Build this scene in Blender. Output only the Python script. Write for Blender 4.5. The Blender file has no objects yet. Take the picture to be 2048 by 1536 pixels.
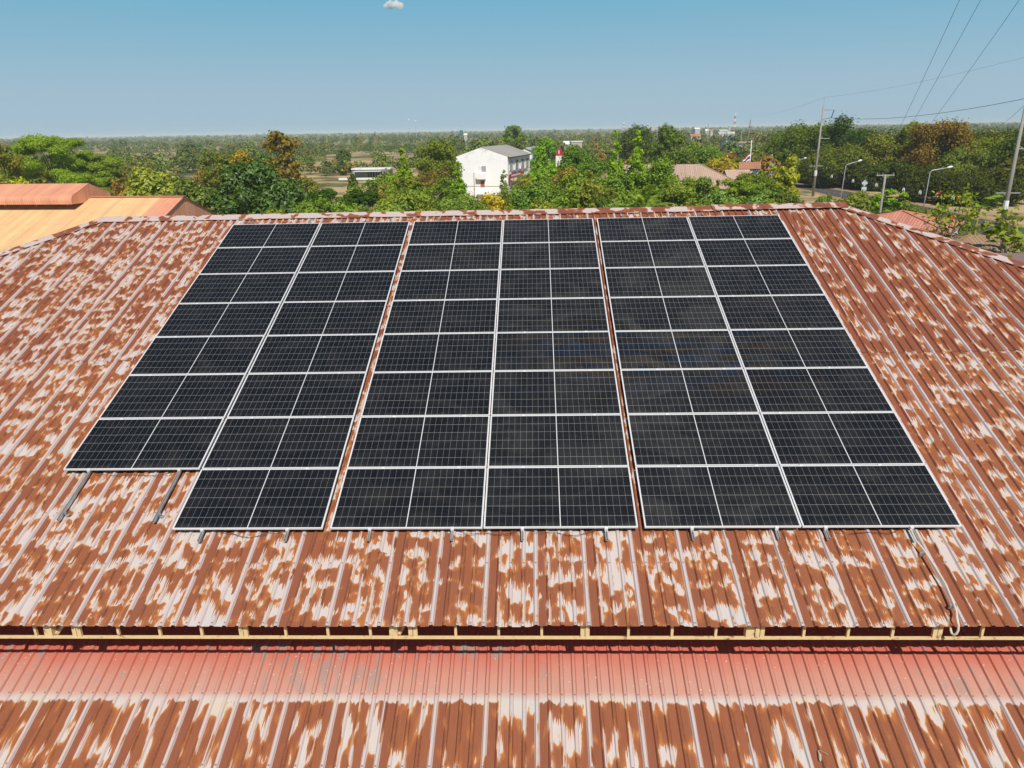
import bpy, math, random
import numpy as np
from mathutils import Matrix, Vector

# ------------------------------------------------------------------ setup
S = bpy.context.scene
COL = S.collection
RIGHT = Vector((0.9994756, 0.0285702, -0.0152392))
UP = Vector((0.0051342, 0.3248469, 0.9457527))
BACK = Vector((0.0319707, -0.9453350, 0.3245298))
CAM = Vector((8.174826, -20.170650, 16.0))
F = 1481.883            # focal length in pixels of a 2048 px wide frame
T = 0.3401929           # roof pitch
cT, sT = math.cos(T), math.sin(T)
Z0 = 13.685242          # height of the building frame origin above the ground

cam = bpy.data.cameras.new('camera')
cam.sensor_width = 36.0
cam.lens = F / 2048 * 36
cam.clip_start = 0.5
cam.clip_end = 60000
cam_ob = bpy.data.objects.new('camera', cam)
COL.objects.link(cam_ob)
m = Matrix.Identity(4)
for i, a in enumerate((RIGHT, UP, BACK)):
    m[0][i], m[1][i], m[2][i] = a
m.translation = CAM
cam_ob.matrix_world = m
S.camera = cam_ob

SUN_DIR = Vector((0.21, -0.835, 1.0)).normalized()      # towards the sun
world = bpy.data.worlds.new('World')
S.world = world
world.use_nodes = True
wn = world.node_tree.nodes
wl = world.node_tree.links
for n in list(wn):
    wn.remove(n)
wo = wn.new('ShaderNodeOutputWorld')
wb = wn.new('ShaderNodeBackground')
wb.inputs['Strength'].default_value = 0.06
sky = wn.new('ShaderNodeTexSky')
sky.sky_type = 'NISHITA'
sky.sun_disc = False
sky.sun_elevation = math.asin(SUN_DIR.z)
sky.sun_rotation = math.atan2(SUN_DIR.x, SUN_DIR.y)
sky.air_density = 1.0
sky.dust_density = 0.6
sky.ozone_density = 2.6
sky.altitude = 100
# pale dry-season air near the horizon over the physical sky
tc_ = wn.new('ShaderNodeTexCoord')
sx_ = wn.new('ShaderNodeSeparateXYZ')
wl.new(tc_.outputs['Generated'], sx_.inputs[0])
rp_ = wn.new('ShaderNodeValToRGB')
wl.new(sx_.outputs[2], rp_.inputs[0])
cr_ = rp_.color_ramp
SKY_STOPS = [(0.0, (.378, .515, .615)), (.05, (.348, .508, .620)), (.10, (.258, .476, .615)), (.16, (.165, .432, .608)), (.40, (.045, .170, .400))]
cr_.elements[0].position, cr_.elements[0].color = 0.0, (*SKY_STOPS[0][1], 1)
cr_.elements[1].position, cr_.elements[1].color = SKY_STOPS[-1][0], (*SKY_STOPS[-1][1], 1)
for p_, c_ in SKY_STOPS[1:-1]:
    e_ = cr_.elements.new(p_)
    e_.color = (*c_, 1)
gn_ = wn.new('ShaderNodeVectorMath')
gn_.operation = 'SCALE'
gn_.inputs['Scale'].default_value = 1.0 / 0.06
wl.new(rp_.outputs[0], gn_.inputs[0])
mr_ = wn.new('ShaderNodeMapRange')
mr_.interpolation_type = 'SMOOTHSTEP'
mr_.inputs[1].default_value, mr_.inputs[2].default_value = 0.18, 0.50
wl.new(sx_.outputs[2], mr_.inputs[0])
mx_ = wn.new('ShaderNodeMix')
mx_.data_type = 'RGBA'
wl.new(mr_.outputs[0], mx_.inputs[0])
wl.new(gn_.outputs[0], mx_.inputs[6])
wl.new(sky.outputs[0], mx_.inputs[7])
wl.new(mx_.outputs[2], wb.inputs[0])
wl.new(wb.outputs[0], wo.inputs[0])

sl = bpy.data.lights.new('sun', 'SUN')
sl.energy = 4.7
sl.angle = math.radians(0.53)
sl.color = (1.0, 0.94, 0.86)
so = bpy.data.objects.new('sun', sl)
COL.objects.link(so)
so.rotation_euler = SUN_DIR.to_track_quat('Z', 'Y').to_euler()
so.location = (0, 0, 60)

S.view_settings.view_transform = 'Standard'
S.view_settings.look = 'None'
S.view_settings.gamma = 1.0
S.view_settings.exposure = 0.0
S.cycles.max_bounces = 6
S.cycles.diffuse_bounces = 3
S.cycles.glossy_bounces = 3
S.cycles.transmission_bounces = 3
S.cycles.transparent_max_bounces = 6
S.cycles.volume_bounces = 2
S.cycles.caustics_reflective = False
S.cycles.caustics_refractive = False

# ------------------------------------------------------------------ geometry helpers
RW = Matrix(((0.9999858, 0, -0.0053306), (0, 1, 0), (0.0053306, 0, 0.9999858)))


def W(x, y, z):                      # building frame -> world
    v = RW @ Vector((x, y, z))
    v.z += Z0
    return v


def RF(u, v, w):                     # roof frame (across, down the slope, out of it) -> building frame
    return (u, -cT * v - sT * w, -sT * v + cT * w)


def RWd(u, v, w):
    return W(*RF(u, v, w))


def ray(px, py):
    return RIGHT * ((px - 1024) / F) - UP * ((py - 768) / F) - BACK


def at(px, py, d):                   # the point seen at a pixel of the photo, d metres deep
    return CAM + ray(px, py) * d


def gnd(px, py):                     # the point of the ground seen there
    r = ray(px, py)
    return CAM + r * (-CAM.z / r.z)


class MB:
    """collects shapes and links them as one mesh object"""
    def __init__(self):
        self.v, self.f, self.uv = [], [], {}

    def add(self, verts, faces):
        o = len(self.v)
        self.v += [tuple(p) for p in verts]
        self.f += [tuple(i + o for i in f) for f in faces]

    def box(self, c, s, rot=None):
        c = Vector(c)
        R = rot if rot is not None else Matrix.Identity(3)
        vs = []
        for z in (-.5, .5):
            for x, y in ((-.5, -.5), (.5, -.5), (.5, .5), (-.5, .5)):
                vs.append(c + R @ Vector((x * s[0], y * s[1], z * s[2])))
        self.add(vs, [(3, 2, 1, 0), (4, 5, 6, 7), (0, 1, 5, 4), (1, 2, 6, 5), (2, 3, 7, 6), (3, 0, 4, 7)])

    def bar(self, a, b, w, h=None, up=(0, 0, 1)):
        a, b = Vector(a), Vector(b)
        h = h or w
        d = (b - a)
        L = d.length
        d.normalize()
        s = d.cross(Vector(up))
        if s.length < 1e-4:
            s = d.cross(Vector((1, 0, 0)))
        s.normalize()
        t = s.cross(d)
        R = Matrix((s, d, t)).transposed()
        self.box((a + b) / 2, (w, L, h), R)

    def tube(self, pts, r, n=8, caps=True):
        pts = [Vector(p) for p in pts]
        rs = r if isinstance(r, (list, tuple)) else [r] * len(pts)
        rings, ref = [], None
        for i, p in enumerate(pts):
            d = (pts[min(i + 1, len(pts) - 1)] - pts[max(i - 1, 0)]).normalized()
            if ref is None:
                ref = d.orthogonal().normalized()
            ref = (ref - d * ref.dot(d)).normalized()
            q = d.cross(ref)
            rings.append([p + (ref * math.cos(2 * math.pi * k / n) + q * math.sin(2 * math.pi * k / n)) * rs[i] for k in range(n)])
        vs = [p for rg in rings for p in rg]
        fs = []
        for i in range(len(pts) - 1):
            for k in range(n):
                k2 = (k + 1) % n
                fs.append((i * n + k, i * n + k2, (i + 1) * n + k2, (i + 1) * n + k))
        if caps:
            fs.append(tuple(reversed(range(n))))
            fs.append(tuple((len(pts) - 1) * n + k for k in range(n)))
        self.add(vs, fs)

    def poly(self, pts):
        self.add(pts, [tuple(range(len(pts)))])

    def prism(self, pts, off):           # extrude a polygon by a vector
        pts = [Vector(p) for p in pts]
        off = Vector(off)
        n = len(pts)
        vs = pts + [p + off for p in pts]
        fs = [tuple(reversed(range(n))), tuple(range(n, 2 * n))]
        for i in range(n):
            j = (i + 1) % n
            fs.append((i, j, n + j, n + i))
        self.add(vs, fs)

    def build(self, name, mat, parent=None, smooth=False, origin=None, uv=None):
        o = Vector(origin) if origin is not None else (Vector(parent.matrix_world.translation) if parent is not None and parent.get('_w') else Vector())
        me = bpy.data.meshes.new(name)
        me.from_pydata([tuple(Vector(p) - o) for p in self.v], [], self.f)
        if uv is not None:
            lay = me.uv_layers.new(name='uv')
            arr = np.empty(len(me.loops), dtype=np.int32)
            me.loops.foreach_get('vertex_index', arr)
            lay.data.foreach_set('uv', np.asarray(uv, dtype=np.float32)[arr].ravel())
        if smooth:
            me.polygons.foreach_set('use_smooth', [True] * len(me.polygons))
        if mat is not None:
            me.materials.append(mat)
        ob = bpy.data.objects.new(name, me)
        COL.objects.link(ob)
        if parent is not None:
            ob.parent = parent
        elif origin is not None:
            ob.location = o
        return ob


def tag(o, label=None, cat=None, group=None, kind=None):
    if label:
        o['label'] = label
    if cat:
        o['category'] = cat
    if group:
        o['group'] = group
    if kind:
        o['kind'] = kind
    return o


def empty(name, loc, label, cat, group=None, rot=None):
    e = bpy.data.objects.new(name, None)
    COL.objects.link(e)
    e.empty_display_size = 0.2
    M_ = Matrix.Translation(Vector(loc))
    if rot is not None:
        M_ = M_ @ rot.to_4x4()
    e.matrix_world = M_
    e.location = Vector(loc)
    return tag(e, label, cat, group)


def part(mb, name, mat, root, **k):     # mesh given in world coordinates, child of an unrotated root
    return mb.build(name, mat, root, origin=root.location, **k)


def sub(mb, name, mat, par, root, **k):
    return mb.build(name, mat, par, origin=root.location, **k)


# ------------------------------------------------------------------ materials
class NT:
    def __init__(self, name):
        self.m = bpy.data.materials.new(name)
        self.m.use_nodes = True
        self.t = self.m.node_tree
        self.t.nodes.clear()
        self.out = self.t.nodes.new('ShaderNodeOutputMaterial')

    def n(self, typ, **ins):
        nd = self.t.nodes.new(typ)
        for k, v in ins.items():
            self.set(nd.inputs[k], v)
        return nd

    def set(self, sock, v):
        if isinstance(v, bpy.types.NodeSocket):
            self.t.links.new(v, sock)
        elif isinstance(v, bpy.types.Node):
            self.t.links.new(v.outputs[0], sock)
        else:
            if isinstance(v, (tuple, list)) and len(v) == 3 and sock.type == 'RGBA':
                v = (*v, 1)
            sock.default_value = v

    def math(self, op, a, b=None, c=None, clamp=False):
        nd = self.t.nodes.new('ShaderNodeMath')
        nd.operation = op
        nd.use_clamp = clamp
        for i, v in enumerate((a, b, c)):
            if v is not None:
                self.set(nd.inputs[i], v)
        return nd.outputs[0]

    def comb(self, x=0.0, y=0.0, z=0.0):
        nd = self.t.nodes.new('ShaderNodeCombineXYZ')
        for i, v in enumerate((x, y, z)):
            self.set(nd.inputs[i], v)
        return nd.outputs[0]

    def noise(self, vec, scale=1.0, detail=2.0, rough=0.5, dist=0.0, color=False):
        nd = self.t.nodes.new('ShaderNodeTexNoise')
        nd.noise_dimensions = '3D'
        self.set(nd.inputs['Vector'], vec)
        nd.inputs['Scale'].default_value = scale
        nd.inputs['Detail'].default_value = detail
        nd.inputs['Roughness'].default_value = rough
        nd.inputs['Distortion'].default_value = dist
        return nd.outputs['Color' if color else 'Fac']

    def white(self, vec):
        nd = self.t.nodes.new('ShaderNodeTexWhiteNoise')
        nd.noise_dimensions = '3D'
        self.set(nd.inputs['Vector'], vec)
        return nd.outputs['Value']

    def step(self, x, lo, hi):           # smooth ramp from 0 at lo to 1 at hi
        nd = self.t.nodes.new('ShaderNodeMapRange')
        nd.interpolation_type = 'SMOOTHSTEP'
        self.set(nd.inputs[0], x)
        self.set(nd.inputs[1], lo)
        self.set(nd.inputs[2], hi)
        return nd.outputs[0]

    def mix(self, f, a, b):
        nd = self.t.nodes.new('ShaderNodeMix')
        nd.data_type = 'RGBA'
        self.set(nd.inputs[0], f)
        self.set(nd.inputs[6], a)
        self.set(nd.inputs[7], b)
        return nd.outputs[2]

    def mul(self, a, b):
        nd = self.t.nodes.new('ShaderNodeMix')
        nd.data_type = 'RGBA'
        nd.blend_type = 'MULTIPLY'
        nd.inputs[0].default_value = 1.0
        self.set(nd.inputs[6], a)
        self.set(nd.inputs[7], b)
        return nd.outputs[2]

    def gray(self, v):
        return self.comb(v, v, v)

    def uv(self):
        nd = self.t.nodes.new('ShaderNodeUVMap')
        nd.uv_map = 'uv'
        sp = self.t.nodes.new('ShaderNodeSeparateXYZ')
        self.t.links.new(nd.outputs[0], sp.inputs[0])
        return nd.outputs[0], sp.outputs[0], sp.outputs[1]

    def obj(self):
        return self.t.nodes.new('ShaderNodeTexCoord').outputs['Object']

    def pos(self):
        return self.t.nodes.new('ShaderNodeNewGeometry').outputs['Position']

    def bsdf(self, color, rough=0.6, metal=0.0, spec=0.3, normal=None, **extra):
        b = self.t.nodes.new('ShaderNodeBsdfPrincipled')
        self.set(b.inputs['Base Color'], color)
        self.set(b.inputs['Roughness'], rough)
        self.set(b.inputs['Metallic'], metal)
        self.set(b.inputs['Specular IOR Level'], spec)
        if normal is not None:
            self.set(b.inputs['Normal'], normal)
        for k, v in extra.items():
            self.set(b.inputs[k], v)
        self.t.links.new(b.outputs[0], self.out.inputs[0])
        return b

    def bump(self, h, strength=0.3, dist=0.01):
        nd = self.t.nodes.new('ShaderNodeBump')
        nd.inputs['Strength'].default_value = strength
        nd.inputs['Distance'].default_value = dist
        self.set(nd.inputs['Height'], h)
        return nd.outputs[0]


def simple(name, color, rough=0.6, metal=0.0, spec=0.3, var=0.15, scale=3.0, dirt=None):
    t = NT(name)
    p = t.obj()
    n1 = t.noise(p, scale, 4, 0.6)
    c = t.mix(n1, tuple(min(1, x * (1 - var)) for x in color), tuple(min(1, x * (1 + var)) for x in color))
    if dirt:
        n2 = t.step(t.noise(p, scale * 0.6, 5, 0.65), 0.55, 0.72)
        c = t.mix(n2, c, dirt)
    t.bsdf(c, rough, metal, spec)
    return t.m


PITCH, U0 = 0.1825, 8.14          # rib spacing; every fourth rib, counted from U0, is a sheet lap


def roof_material(name, kind):
    t = NT(name)
    _, U, V = t.uv()
    M_ = t.math
    r = M_('DIVIDE', M_('SUBTRACT', U, U0), PITCH)
    ribn = M_('ROUND', r)
    d = M_('ABSOLUTE', M_('SUBTRACT', r, ribn))                 # 0 on a rib, .5 mid pan
    pan = M_('FLOOR', r)
    sheet = M_('FLOOR', M_('DIVIDE', r, 4.0))
    panm = M_('SUBTRACT', pan, M_('MULTIPLY', sheet, 4.0))
    pan0 = M_('LESS_THAN', panm, 0.5)
    lapd = M_('ABSOLUTE', M_('SUBTRACT', r, M_('MULTIPLY', M_('ROUND', M_('DIVIDE', r, 4.0)), 4.0)))
    lap = M_('LESS_THAN', lapd, 0.2)
    onrib = M_('LESS_THAN', d, 0.19)
    rnd_pan = t.white(t.comb(pan, 3.0, 0.0))
    rnd_sheet = t.white(t.comb(sheet, 7.0, 1.0))
    up_course = M_('LESS_THAN', V, 6.0)

    stretch = M_('SUBTRACT', 1.0, M_('MULTIPLY', up_course, M_('MULTIPLY', t.step(U, 4.0, 13.0), 0.42))) if kind == 'upper' else 0.50

    def field(Vs):
        Vs = M_('MULTIPLY', Vs, stretch)
        uf = M_('ADD', 1.15, M_('MULTIPLY', up_course, 1.1)) if kind == 'upper' else 1.9
        a = t.noise(t.comb(M_('MULTIPLY', U, uf), M_('MULTIPLY', Vs, 3.7), M_('ADD', M_('MULTIPLY', sheet, 0.22), M_('MULTIPLY', up_course, 5.0))), 1.0, 1.0)
        b = t.noise(t.comb(M_('MULTIPLY', U, 7.2), M_('MULTIPLY', Vs, 4.7), M_('ADD', M_('MULTIPLY', pan, 0.21), M_('MULTIPLY', up_course, 9.0))), 1.0, 1.0, 0.45, 0.2)
        c = t.noise(t.comb(M_('MULTIPLY', U, 17.0), M_('MULTIPLY', Vs, 9.0), 3.0), 1.0, 1.0)
        return M_('ADD', M_('ADD', M_('MULTIPLY', a, 0.72), M_('MULTIPLY', b, 0.90)), M_('MULTIPLY', M_('SUBTRACT', c, 0.5), M_('ADD', 0.15, M_('MULTIPLY', up_course, 0.16)) if kind == 'upper' else 0.10))

    fing = M_('POWER', t.step(t.noise(t.comb(M_('MULTIPLY', U, 62.0), M_('MULTIPLY', V, 0.9), 4.0), 1.0, 0.0), 0.30, 0.75), 1.4)
    dV = M_('MULTIPLY', fing, M_('MULTIPLY', 0.26, t.noise(t.comb(M_('MULTIPLY', U, 2.0), M_('MULTIPLY', V, 2.0), 6.0), 1.0, 1.0)))
    f = M_('MAXIMUM', field(V), field(M_('SUBTRACT', V, dV)))
    edge = t.noise(t.comb(M_('MULTIPLY', U, 34.0), M_('MULTIPLY', V, 20.0), 0.0), 1.0, 2.0)
    f = M_('ADD', f, M_('MULTIPLY', M_('SUBTRACT', edge, 0.5), 0.06))
    f = M_('ADD', f, M_('MULTIPLY', pan0, M_('ADD', 0.05, M_('MULTIPLY', rnd_sheet, 0.13))))
    f = M_('SUBTRACT', f, M_('MULTIPLY', lap, 0.27))
    ribw = M_('MULTIPLY', onrib, M_('ADD', 0.02, M_('MULTIPLY', t.white(t.comb(ribn, 1.0, 2.0)), 0.12)))
    f = M_('SUBTRACT', f, ribw)
    f = M_('ADD', f, M_('MULTIPLY', M_('SUBTRACT', rnd_pan, 0.5), 0.07))
    if kind == 'upper':
        bias = M_('MULTIPLY', up_course, M_('ADD', 0.010, M_('MULTIPLY', t.step(U, 5.0, 15.0), 0.060)))
        f = M_('ADD', f, bias)
        f = M_('ADD', f, M_('MULTIPLY', t.step(U, 13.0, 15.0), 0.02))
        thr = 0.772
    else:
        thr = 0.715
    rust = t.step(f, thr - 0.030, thr + 0.022)
    deep = t.step(f, thr + 0.0, thr + 0.135)
    halo = t.step(f, thr - 0.07, thr)
    if kind == 'lower':
        halo = M_('MULTIPLY', halo, t.step(V, 12.72, 12.82))
    streak = t.noise(t.comb(M_('MULTIPLY', U, 90.0), M_('MULTIPLY', V, 2.5), 1.0), 1.0, 3.0, 0.6)
    stain = t.noise(t.comb(M_('MULTIPLY', U, 2.0), M_('MULTIPLY', V, 2.0), 8.0), 1.0, 4.0, 0.6)
    fine = t.noise(t.comb(M_('MULTIPLY', U, 40.0), M_('MULTIPLY', V, 30.0), 8.0), 1.0, 3.0, 0.7)

    pale = t.mix(stain, (0.53, 0.445, 0.41), (0.54, 0.505, 0.485))
    pale = t.mix(t.step(t.noise(t.comb(M_('MULTIPLY', U, 1.1), M_('MULTIPLY', V, 1.6), 3.0), 1.0, 3.0), 0.56, 0.7), pale, (0.47, 0.49, 0.49))
    pale = t.mix(M_('MULTIPLY', onrib, 0.55), pale, (0.50, 0.405, 0.39))
    pale = t.mix(M_('MULTIPLY', halo, 0.8), pale, (0.57, 0.44, 0.29))
    orange = t.mix(fine, (0.34, 0.108, 0.028), (0.45, 0.165, 0.045))
    brown = t.mix(stain, (0.230, 0.072, 0.033), (0.295, 0.102, 0.044))
    if kind == 'upper':
        brown = t.mix(M_('MULTIPLY', up_course, 0.7), brown, (0.212, 0.064, 0.035))
    brown = t.mix(M_('MULTIPLY', pan0, 0.35), brown, (0.200, 0.062, 0.036))
    brown = t.mix(M_('MULTIPLY', onrib, M_('MULTIPLY', t.step(fine, 0.35, 0.7), 0.5)), brown, (0.10, 0.04, 0.024))
    rc = t.mix(deep, orange, brown)
    rc = t.mul(rc, t.gray(M_('ADD', 0.72, M_('MULTIPLY', streak, 0.56))))
    pale = t.mul(pale, t.gray(M_('ADD', 0.88, M_('MULTIPLY', streak, 0.24))))
    if kind == 'lower':
        jag = t.noise(t.comb(M_('MULTIPLY', U, 9.0), M_('MULTIPLY', V, 2.0), 0.0), 1.0, 4.0, 0.6)
        vv = M_('ADD', V, M_('MULTIPLY', M_('SUBTRACT', jag, 0.5), 0.28))
        rust = M_('MULTIPLY', rust, t.step(vv, 12.73, 12.76))
        pale = t.mix(t.step(vv, 12.66, 12.86), pale, pale)
        yel = M_('MULTIPLY', t.step(vv, 12.62, 12.74), M_('SUBTRACT', 1.0, t.step(vv, 12.80, 13.0)))
        pale = t.mix(M_('MULTIPLY', yel, M_('MULTIPLY', t.step(stain, 0.5, 0.65), 0.45)), pale, (0.58, 0.46, 0.28))
        fade = t.step(M_('ADD', V, M_('MULTIPLY', M_('SUBTRACT', stain, 0.5), 0.35)), 11.75, 12.72)
        red = t.mix(M_('MULTIPLY', stain, 0.8), (0.46, 0.100, 0.064), (0.50, 0.130, 0.082))
        red = t.mul(red, t.gray(M_('ADD', 0.82, M_('MULTIPLY', streak, 0.36))))
        worn = t.mix(M_('MULTIPLY', rnd_pan, 0.5), (0.50, 0.27, 0.205), (0.49, 0.33, 0.28))
        red = t.mix(M_('POWER', fade, 0.8), red, worn)
        red = t.mix(M_('MULTIPLY', M_('LESS_THAN', M_('ABSOLUTE', M_('SUBTRACT', d, 0.17)), 0.035), 0.45), red, (0.40, 0.075, 0.052))
        sp1 = t.noise(t.comb(M_('MULTIPLY', U, 5.5), M_('MULTIPLY', V, 1.9), 2.0), 1.0, 3.0, 0.6)
        sp2 = t.noise(t.comb(M_('MULTIPLY', U, 0.42), M_('MULTIPLY', V, 0.7), 6.0), 1.0, 1.0)
        blue = M_('MULTIPLY', t.step(M_('ADD', sp1, M_('MULTIPLY', sp2, 0.62)), 0.88, 0.99), M_('SUBTRACT', 1.0, M_('MULTIPLY', fade, 0.5)))
        blue = M_('MULTIPLY', blue, t.step(V, 11.72, 11.85))
        red = t.mix(M_('MULTIPLY', blue, M_('ADD', 0.45, M_('MULTIPLY', streak, 0.6)), clamp=True), red, (0.27, 0.25, 0.23))
        spk = t.step(t.noise(t.comb(M_('MULTIPLY', U, 30.0), M_('MULTIPLY', V, 30.0), 5.0), 1.0, 0.0), 0.80, 0.83)
        red = t.mix(spk, red, (0.6, 0.55, 0.5))
        keep = M_('SUBTRACT', 1.0, t.step(M_('ADD', V, M_('MULTIPLY', M_('SUBTRACT', stain, 0.5), 0.12)), 12.56, 12.74))
        pale = t.mix(keep, pale, red)
    col = t.mix(rust, pale, rc)
    scr = M_('LESS_THAN', M_('ABSOLUTE', M_('SUBTRACT', M_('MODULO', M_('ADD', V, 0.2 if kind == 'upper' else -0.17), 1.03), 0.10)), 0.012)
    scr = M_('MULTIPLY', scr, M_('LESS_THAN', d, 0.07))
    col = t.mix(M_('MULTIPLY', scr, 0.7), col, (0.16, 0.06, 0.04))
    rough = M_('ADD', 0.46, M_('MULTIPLY', rust, 0.3))
    t.bsdf(col, rough, 0.0, 0.35, normal=t.bump(M_('ADD', M_('MULTIPLY', fine, 0.6), M_('MULTIPLY', rust, 0.4)), 0.25, 0.004))
    return t.m


def cap_material():
    t = NT('rusted ridge flashing')
    _, U, V = t.uv()
    M_ = t.math
    a = t.noise(t.comb(M_('MULTIPLY', U, 2.6), M_('MULTIPLY', V, 3.2), 2.0), 1.0, 2.5, 0.5, 0.3)
    f = M_('ADD', a, M_('MULTIPLY', M_('MULTIPLY', t.step(U, 8.0, 14.0), M_('LESS_THAN', U, 25.0)), 0.07))
    f = M_('ADD', f, M_('MULTIPLY', M_('GREATER_THAN', U, 25.0), 0.035))
    rust = t.step(f, 0.535, 0.555)
    st = t.noise(t.comb(M_('MULTIPLY', U, 12.0), M_('MULTIPLY', V, 12.0), 2.0), 1.0, 4.0)
    pale = t.mix(st, (0.53, 0.40, 0.36), (0.52, 0.46, 0.44))
    rc = t.mix(t.step(f, 0.54, 0.62), (0.34, 0.12, 0.04), t.mix(st, (0.17, 0.052, 0.034), (0.25, 0.085, 0.05)))
    t.bsdf(t.mix(rust, pale, rc), M_('ADD', 0.45, M_('MULTIPLY', rust, 0.3)), 0.0, 0.35)
    return t.m


def panel_glass_material():
    t = NT('solar cells under glass')
    _, U, V = t.uv()                      # metres from the top left corner of the glass
    M_ = t.math
    mx, my = 0.014, 0.006                # backsheet margin outside the cells
    gap = 0.013
    half = (2.384 - 0.019 - 2 * mx - gap) / 2
    cw = half / 11
    ch = (1.309 - 0.019 - 2 * my) / 6
    xm = M_('ABSOLUTE', M_('SUBTRACT', U, 1.1825))
    xi = M_('SUBTRACT', xm, gap / 2)                      # from the middle gap outward
    fx = M_('MODULO', M_('ADD', xi, cw * 4), cw)
    dx = M_('MINIMUM', fx, M_('SUBTRACT', cw, fx))
    yi = M_('SUBTRACT', V, my)
    fy = M_('MODULO', M_('ADD', yi, ch * 4), ch)
    dy = M_('MINIMUM', fy, M_('SUBTRACT', ch, fy))
    lx = M_('LESS_THAN', dx, 0.0014)
    ly = M_('LESS_THAN', dy, 0.0022)
    mid = M_('LESS_THAN', xm, gap / 2)
    out = M_('MAXIMUM', M_('GREATER_THAN', xm, half + gap / 2), M_('MAXIMUM', M_('LESS_THAN', V, my), M_('GREATER_THAN', V, 1.290 - my)))
    oi = t.n('ShaderNodeObjectInfo')
    off = M_('MULTIPLY', oi.outputs['Random'], 40.0)
    lx_ = t.n('ShaderNodeSeparateXYZ', Vector=oi.outputs['Location']).outputs[0]
    grey = M_('MULTIPLY', t.step(lx_, 3.0, 9.5), M_('SUBTRACT', 1.0, M_('MULTIPLY', t.step(lx_, 10.5, 13.0), 0.75)))  # grey sky reflection and sunlit dust, painted in by panel column
    dust = t.noise(t.comb(M_('ADD', M_('MULTIPLY', U, 0.9), off), M_('MULTIPLY', V, 1.1), off), 1.0, 4.0, 0.55, 1.2)
    dust2 = t.noise(t.comb(M_('ADD', M_('MULTIPLY', U, 6), off), M_('MULTIPLY', V, 2.0), off), 1.0, 4.0, 0.6)
    cellrnd = t.white(t.comb(M_('FLOOR', M_('DIVIDE', xi, cw)), M_('FLOOR', M_('DIVIDE', yi, ch)), off))
    fb = M_('MODULO', yi, ch / 11.0)
    bus = M_('LESS_THAN', fb, 0.0011)
    cell = t.mix(cellrnd, (0.0042, 0.0058, 0.0092), (0.0066, 0.0080, 0.0115))
    cell = t.mix(M_('MULTIPLY', bus, 0.40), cell, (0.16, 0.165, 0.165))
    line = (0.37, 0.38, 0.35)
    # faint blue and brown camera moire painted into the right hand cells' colour
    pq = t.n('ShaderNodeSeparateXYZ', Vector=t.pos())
    moire = t.noise(t.comb(M_('MULTIPLY', pq.outputs[0], 0.55), M_('MULTIPLY', pq.outputs[1], 2.6), 1.0), 1.0, 2.0, 0.5, 1.5)
    moire_mask = M_('MULTIPLY', M_('MULTIPLY', t.step(pq.outputs[0], 6.5, 9.5), M_('SUBTRACT', 1.0, t.step(pq.outputs[0], 11.5, 14.5))), M_('MULTIPLY', t.step(pq.outputs[1], -7.6, -6.2), M_('SUBTRACT', 1.0, t.step(pq.outputs[1], -5.4, -4.4))))
    cell = t.mix(M_('MULTIPLY', moire_mask, M_('MULTIPLY', t.step(moire, 0.50, 0.62), 0.75)), cell, (0.030, 0.019, 0.010))
    cell = t.mix(M_('MULTIPLY', moire_mask, M_('MULTIPLY', t.step(moire, 0.50, 0.36), 0.75)), cell, (0.007, 0.015, 0.036))
    c = t.mix(M_('MULTIPLY', ly, 0.85), cell, line)
    c = t.mix(M_('MULTIPLY', lx, 0.65), c, line)
    c = t.mix(mid, c, (0.62, 0.63, 0.64))
    c = t.mix(out, c, (0.55, 0.56, 0.57))
    dm = M_('ADD', M_('MULTIPLY', t.step(dust, 0.40, 0.70), M_('ADD', 0.020, M_('MULTIPLY', grey, 0.030))), M_('MULTIPLY', t.step(dust2, 0.45, 0.8), 0.014))
    dm = M_('ADD', dm, M_('MULTIPLY', grey, 0.012))
    low = t.step(V, 1.16, 1.28)
    dm = M_('ADD', dm, M_('MULTIPLY', low, M_('MULTIPLY', t.step(dust2, 0.35, 0.65), 0.05)))
    spots = t.step(t.noise(t.comb(M_('ADD', M_('MULTIPLY', U, 9), off), M_('MULTIPLY', V, 9), off), 1.0, 2.0), 0.80, 0.83)
    dm = M_('ADD', dm, M_('MULTIPLY', spots, 0.35))
    c = t.mix(dm, c, (0.40, 0.38, 0.35))
    t.bsdf(c, M_('ADD', 0.07, M_('MULTIPLY', dust, 0.10)), 0.0, 0.20)
    return t.m


MAT = {}
MAT['roof_up'] = roof_material('rusting painted roof sheet', 'upper')
MAT['roof_low'] = roof_material('faded red roof sheet', 'lower')
MAT['cap'] = cap_material()
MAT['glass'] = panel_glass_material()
MAT['alu'] = simple('white anodised aluminium', (0.78, 0.79, 0.80), 0.34, 0.0, 0.5, 0.03, 4)
MAT['rail'] = simple('mill aluminium', (0.50, 0.54, 0.56), 0.38, 0.6, 0.5, 0.08, 6)
MAT['clamp'] = simple('bright clamp metal', (0.82, 0.82, 0.82), 0.3, 0.3, 0.5, 0.04, 6)
MAT['cream'] = simple('cream painted steel', (0.70, 0.53, 0.28), 0.5, 0.0, 0.4, 0.16, 14, dirt=(0.24, 0.10, 0.045))
MAT['pvc'] = simple('grey plastic conduit', (0.60, 0.54, 0.45), 0.5, 0, 0.4, 0.06, 8)
MAT['dark'] = simple('black cable rubber', (0.02, 0.02, 0.02), 0.5)
MAT['wall'] = simple('cream plaster wall', (0.55, 0.48, 0.36), 0.85, 0, 0.2, 0.1, 1.2, dirt=(0.35, 0.28, 0.2))
MAT['white'] = simple('weathered white paint', (0.80, 0.80, 0.78), 0.8, 0, 0.2, 0.03, 0.6)
MAT['concrete'] = simple('grey concrete', (0.30, 0.28, 0.25), 0.85, 0, 0.2, 0.15, 1.5)
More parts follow.
